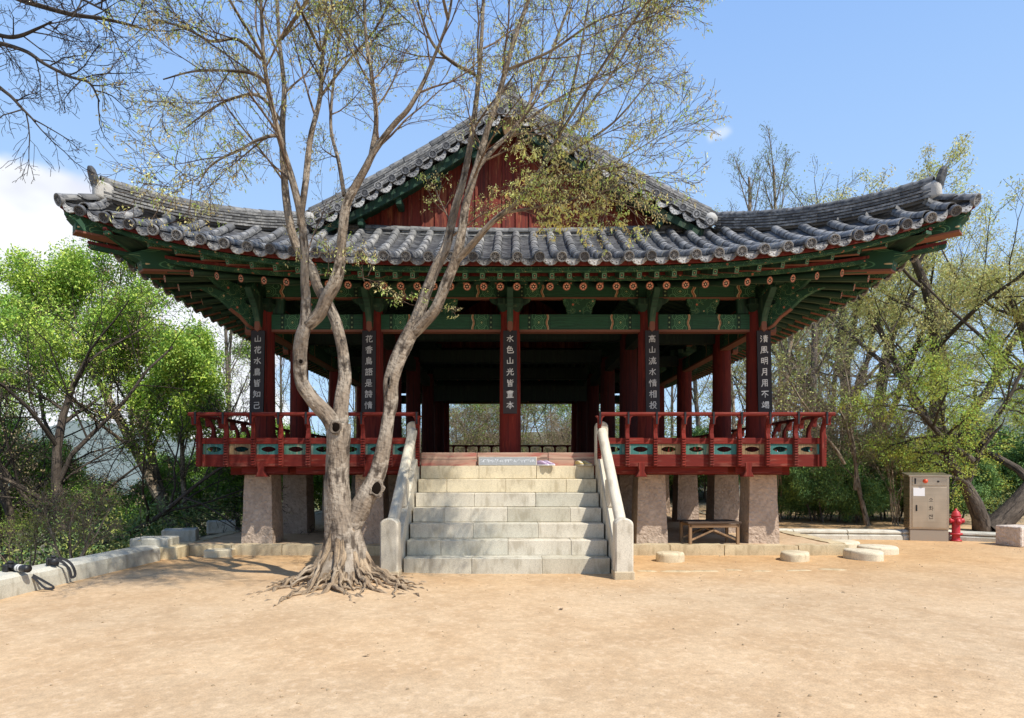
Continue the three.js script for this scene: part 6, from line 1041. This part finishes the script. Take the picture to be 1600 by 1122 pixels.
// ------------------------------------------------------------------ thickets on the bank behind the hall
{
  const th = makeTree('thicket', 'bare_thicket', 'tangled bare thicket seen through the hall just right of the middle column', 'shrub', 71, Array.from({ length: 9 }, (_, i) => [Math.cos(i * 2.1) * 0.9, 0, Math.sin(i * 2.1) * 0.5, Math.cos(i * 1.7) * 0.5, 1, Math.sin(i * 1.7) * 0.4, 2.4, 0.035]), { kids: [8, 7, 5], leaves: 1, leafFrom: 3, chance: 0.5, tones: [[0.7, 0.5, 0.6], [0.9, 0.7, 0.7], [0.5, 0.7, 0.4]], geo: leafCluster(4, 0.1, 0.04, 0.02, 18) }); spot(th, 835, 31, 0);
  copy(th, 'bare_thicket', 'tangled bare thicket seen through the hall at the right end of the opening', 888, 33, 1.4, 1.1); copy(th, 'bare_thicket', 'tangled bare thicket seen through the hall at the left end of the opening', 712, 32, 2.6, 1.05); copy(th, 'bare_thicket', 'bare thicket on the bank behind the middle column', 775, 34, 3.7, 1.15);
  const e = makeTree('maple', 'green_shrub', 'light green bush seen through the hall left of the middle column', 'shrub', 81, Array.from({ length: 6 }, (_, i) => [Math.cos(i) * 0.4, 0, Math.sin(i) * 0.4, Math.cos(i * 1.1) * 0.5, 1, Math.sin(i * 1.1) * 0.5, 2.6, 0.04]), { bark: 'greyBark', levels: 3, kids: [6, 6, 5], leafFrom: 2, leaves: 1, mat: leafMat(0.24, 0.36, 0.07, 0.25) }); spot(e, 738, 34.5, 0, 1.2);
  copy(e, 'green_shrub', 'light green bush high on the bank behind the right end of the hall', 870, 37, 1, 1.3); copy(e, 'green_shrub', 'light green bush on the bank behind the middle of the hall', 805, 37.5, 2, 1.3); copy(e, 'green_shrub', 'light green bush seen between the old tree and the stairs', 600, 31, 3, 1.2);
  copy(e, 'green_shrub', 'light green bush seen just right of the stairs between inner columns', 960, 33, 4, 1.2);
}
// ------------------------------------------------------------------ woods on the right
{
  const o1 = makeTree('oak', 'oak_tree', 'large dark limbed oak with yellow young leaves leaning right beyond the steel cabinet', 'tree', 101, [[0, 0, 0, 0.16, 1, 0, 9.5, 0.34], [0.1, 2.2, 0, 0.75, 0.75, 0.1, 7.5, 0.22], [0, 3.2, 0, -0.7, 0.8, 0, 5.5, 0.16]], { kids: [7, 5, 5, 3] }); spot(o1, 1452, 23, 0);
  copy(o1, 'oak_tree', 'oak with crooked dark limbs behind the first oak, left of it', 1378, 28, 2.2, 1.0); copy(o1, 'oak_tree', 'oak with brownish young leaves at the upper right edge of the photo', 1645, 21, 0.6, 0.86);
  copy(o1, 'oak_tree', 'tall oak far behind whose crown tops the right hip ridge', 1330, 44, 4.0, 1.5); copy(o1, 'oak_tree', 'farther oak whose narrow crown shows left of the topmost oak above the ridge', 1262, 50, 1.1, 1.68);
  const p1 = makeTree('poplar', 'poplar_tree', 'tall thin poplar, leftmost of two standing above the right roof slope', 'tree', 111, up(20.5, 0.2, -0.03)); spot(p1, 1180, 41, 0, 1); copy(p1, 'poplar_tree', 'tall thin poplar, right one of two standing above the right roof slope', 1222, 42, 1.7, 1.04);
  const mp = makeTree('maple', 'maple_tree', 'layered yellow green maple with a thick leaning dark trunk at the right edge', 'tree', 121, [[0, 0, 0, -0.16, 1, 0.1, 2.7, 0.21], [0.15, 0.0, 0, 0.85, 0.62, 0.0, 4.2, 0.30], [-0.3, 1.8, 0.1, -0.8, 0.5, 0.1, 2.4, 0.10], [0.0, 2.2, 0, 0.5, 0.6, -0.3, 2.4, 0.09]], { levels: 3, kids: [8, 6, 6], leafFrom: 2, leaves: 2 }); spot(mp, 1535, 16.2, 0);
  const m2 = makeTree('maple', 'maple_tree', 'low layered yellow green maple left of the steel cabinet', 'tree', 131, [[0, 0, 0, 0.2, 1, 0, 2.6, 0.10], [0.1, 0, 0, 0.5, 1, 0.2, 2.4, 0.07], [-0.1, 0, 0, -0.5, 1, -0.1, 2.5, 0.07]], { levels: 3, kids: [7, 6, 6], leafFrom: 2, leaves: 2 }); spot(m2, 1430, 19, 0, 0.9);
  const f1 = makeTree('slender', 'forked_tree', 'slender pale forked tree with smooth winding trunk in front of the dark bushes', 'tree', 141, [[0, 0, 0, -0.28, 1, 0, 3.4, 0.07], [-0.35, 1.0, 0, 0.05, 1, 0.05, 4.0, 0.045], [-0.62, 1.7, 0, -0.7, 1, 0, 3.0, 0.045]], { bark: 'paleBark', wander: [0.35, 0.4, 0.5, 0.5], kids: [8, 4, 3] }); spot(f1, 1356, 17.2, 0);
  const e1 = makeTree('evergreen', 'dark_green_shrub', 'dark green glossy bush between the right pillar and the pale forked tree', 'shrub', 151, Array.from({ length: 6 }, (_, i) => [Math.cos(i * 1.1) * 0.5, 0, Math.sin(i * 1.1) * 0.5, Math.cos(i * 1.1) * 0.35, 1, Math.sin(i * 1.1) * 0.35, 1.9, 0.04])); spot(e1, 1290, 18.6, 0, 0.72); copy(e1, 'dark_green_shrub', 'dark green glossy bush in front of the saplings, nearest the pale kerb', 1340, 18.2, 2.2, 0.55); copy(e1, 'dark_green_shrub', 'small dark green bush beside the straight brown trunk', 1232, 19.6, 4.2, 0.5);
  copy(e1, 'dark_green_shrub', 'dark green glossy bush directly left of the steel cabinet', 1382, 19.2, 1, 0.8); copy(e1, 'dark_green_shrub', 'dark green glossy bush behind the gap between cabinet and hydrant', 1478, 18.2, 2, 0.72); copy(e1, 'dark_green_shrub', 'dark green glossy bush farther back behind the forked tree', 1330, 25, 4, 1.2);
  copy(e1, 'dark_green_shrub', 'green bush seen between the two right pillars above the bench', 1100, 30, 0.5, 1.25); copy(e1, 'dark_green_shrub', 'green bush seen under the balustrade right of the stairs', 1052, 31, 1.5, 1.2); copy(e1, 'dark_green_shrub', 'green bush at the right edge behind the leaning maple trunk', 1585, 22, 2.5, 1.2);
  const th = makeTree('thicket', 'sapling_clump', 'clump of thin pale saplings beside the right corner pillar', 'saplings', 155, Array.from({ length: 7 }, (_, i) => [Math.cos(i * 2.2) * 0.8, 0, Math.sin(i * 2.2) * 0.3, (i % 3 - 1) * 0.16, 1, 0.1, 3.2 + (i % 3) * 0.5, 0.026])); spot(th, 1238, 19.4, 0, 1); copy(th, 'sapling_clump', 'clump of thin pale saplings before the dark bushes left of the forked tree', 1310, 19, 2, 0.9); copy(th, 'sapling_clump', 'clump of thin pale saplings behind the steel cabinet', 1412, 17.6, 4, 0.85);
  const s1 = makeTree('slender', 'slender_tree', 'slender tree with a straight brown trunk close right of the pavilion', 'tree', 161, up(10, 0.15, 0.02), { bark: 'darkBark' }); spot(s1, 1264, 21.5, 0);
  const s2 = makeTree('slender', 'slender_tree', 'slender grey tree standing just right of the corner column', 'tree', 171, up(9.5, 0.13, 0.02, 0.03)); spot(s2, 1222, 22, 0);
  const at_ = [[1208, 30, 'slender grey trunk half hidden by the right corner column'], [1292, 27, 'slender grey tree right of the straight brown trunk'], [1150, 34, 'slender tree seen between the last two right columns'], [1095, 36, 'slender tree seen between the second and third right columns'], [1048, 37, 'slender tree seen left of the third right column'], [1172, 27, 'slender tree close behind the right corner column']];
  at_.forEach(([px, d, l], i) => copy(i % 2 ? s1 : s2, 'slender_tree', l, px, d, i * 1.3, 0.85 + (i % 4) * 0.1));
}
// ------------------------------------------------------------------ undergrowth and the far wood
{
  const r = rng(333), A = [], B = [], Cc = [];
  for (let i = 0; i < 5200; i++) { const px = 1215 + 520 * r(), d = lerp(18.8, 34, Math.pow(r(), 0.7)) + 1.5 * f3(px * 0.02, 0, 1, 2, 5), x = (px - VX) * d / FOC; if (d < 20.5 && px < 1330) continue; A.push(V(x, groundY(x, -d) + Math.pow(r(), 1.6) * (0.7 + 1.1 * f3(x * 0.5, 0, d * 0.5, 2, 9)) , -d)); }
  for (let i = 0; i < 2400; i++) { const px = -120 + 640 * r(), d = lerp(11.5, 19, Math.pow(r(), 0.8)), x = (px - VX) * d / FOC; if (x > -7.6) continue; A.push(V(x, groundY(x, -d) + Math.pow(r(), 1.5) * 1.0, -d)); }
  for (let i = 0; i < 3200; i++) { const x = -9 + 20 * r(), d = lerp(30.5, 40, r()); A.push(V(x, groundY(x, -d) + Math.pow(r(), 1.5) * 0.9, -d)); }
  const S = SPEC.evergreen; const g = crown('undergrowth', leafCluster(16, 0.28, 0.10, 0.045, 19), leafMat(0.30, 0.38, 0.15, 0.25), A, r, [[1, 1, 1], [0.6, 0.7, 0.6], [1.6, 1.4, 0.9], [1.3, 1.0, 0.9], [0.45, 0.6, 0.5]], scene, 0.6, 1.3); tag(g, 'low green undergrowth beneath the woods', 'undergrowth', null, 'stuff');
  for (let i = 0; i < 3000; i++) { const px = -250 + 2100 * r(), d = lerp(50, 95, Math.pow(r(), 0.8)), x = (px - VX) * d / FOC; if (px < 420 && d < 60) continue; const H = (px > 700 ? 5.5 : 4.5) * (0.5 + f3(x * 0.12, 0, d * 0.12, 3, 12)); B.push(V(x, groundY(x, -d) + Math.pow(r(), 0.8) * H, -d)); }
  const far = crown('distant_wood', leafCluster(16, 0.75, 0.26, 0.12, 20), leafMat(0.36, 0.39, 0.22, 0.25), B, r, [[1, 1, 1], [0.8, 0.9, 0.8], [1.3, 1.15, 0.9], [1.15, 0.95, 0.95]], scene, 0.7, 1.3); tag(far, 'far mixed wood closing the view behind the trees', 'wood', null, 'stuff');
}

sh(scene);
renderer.render(scene, camera);
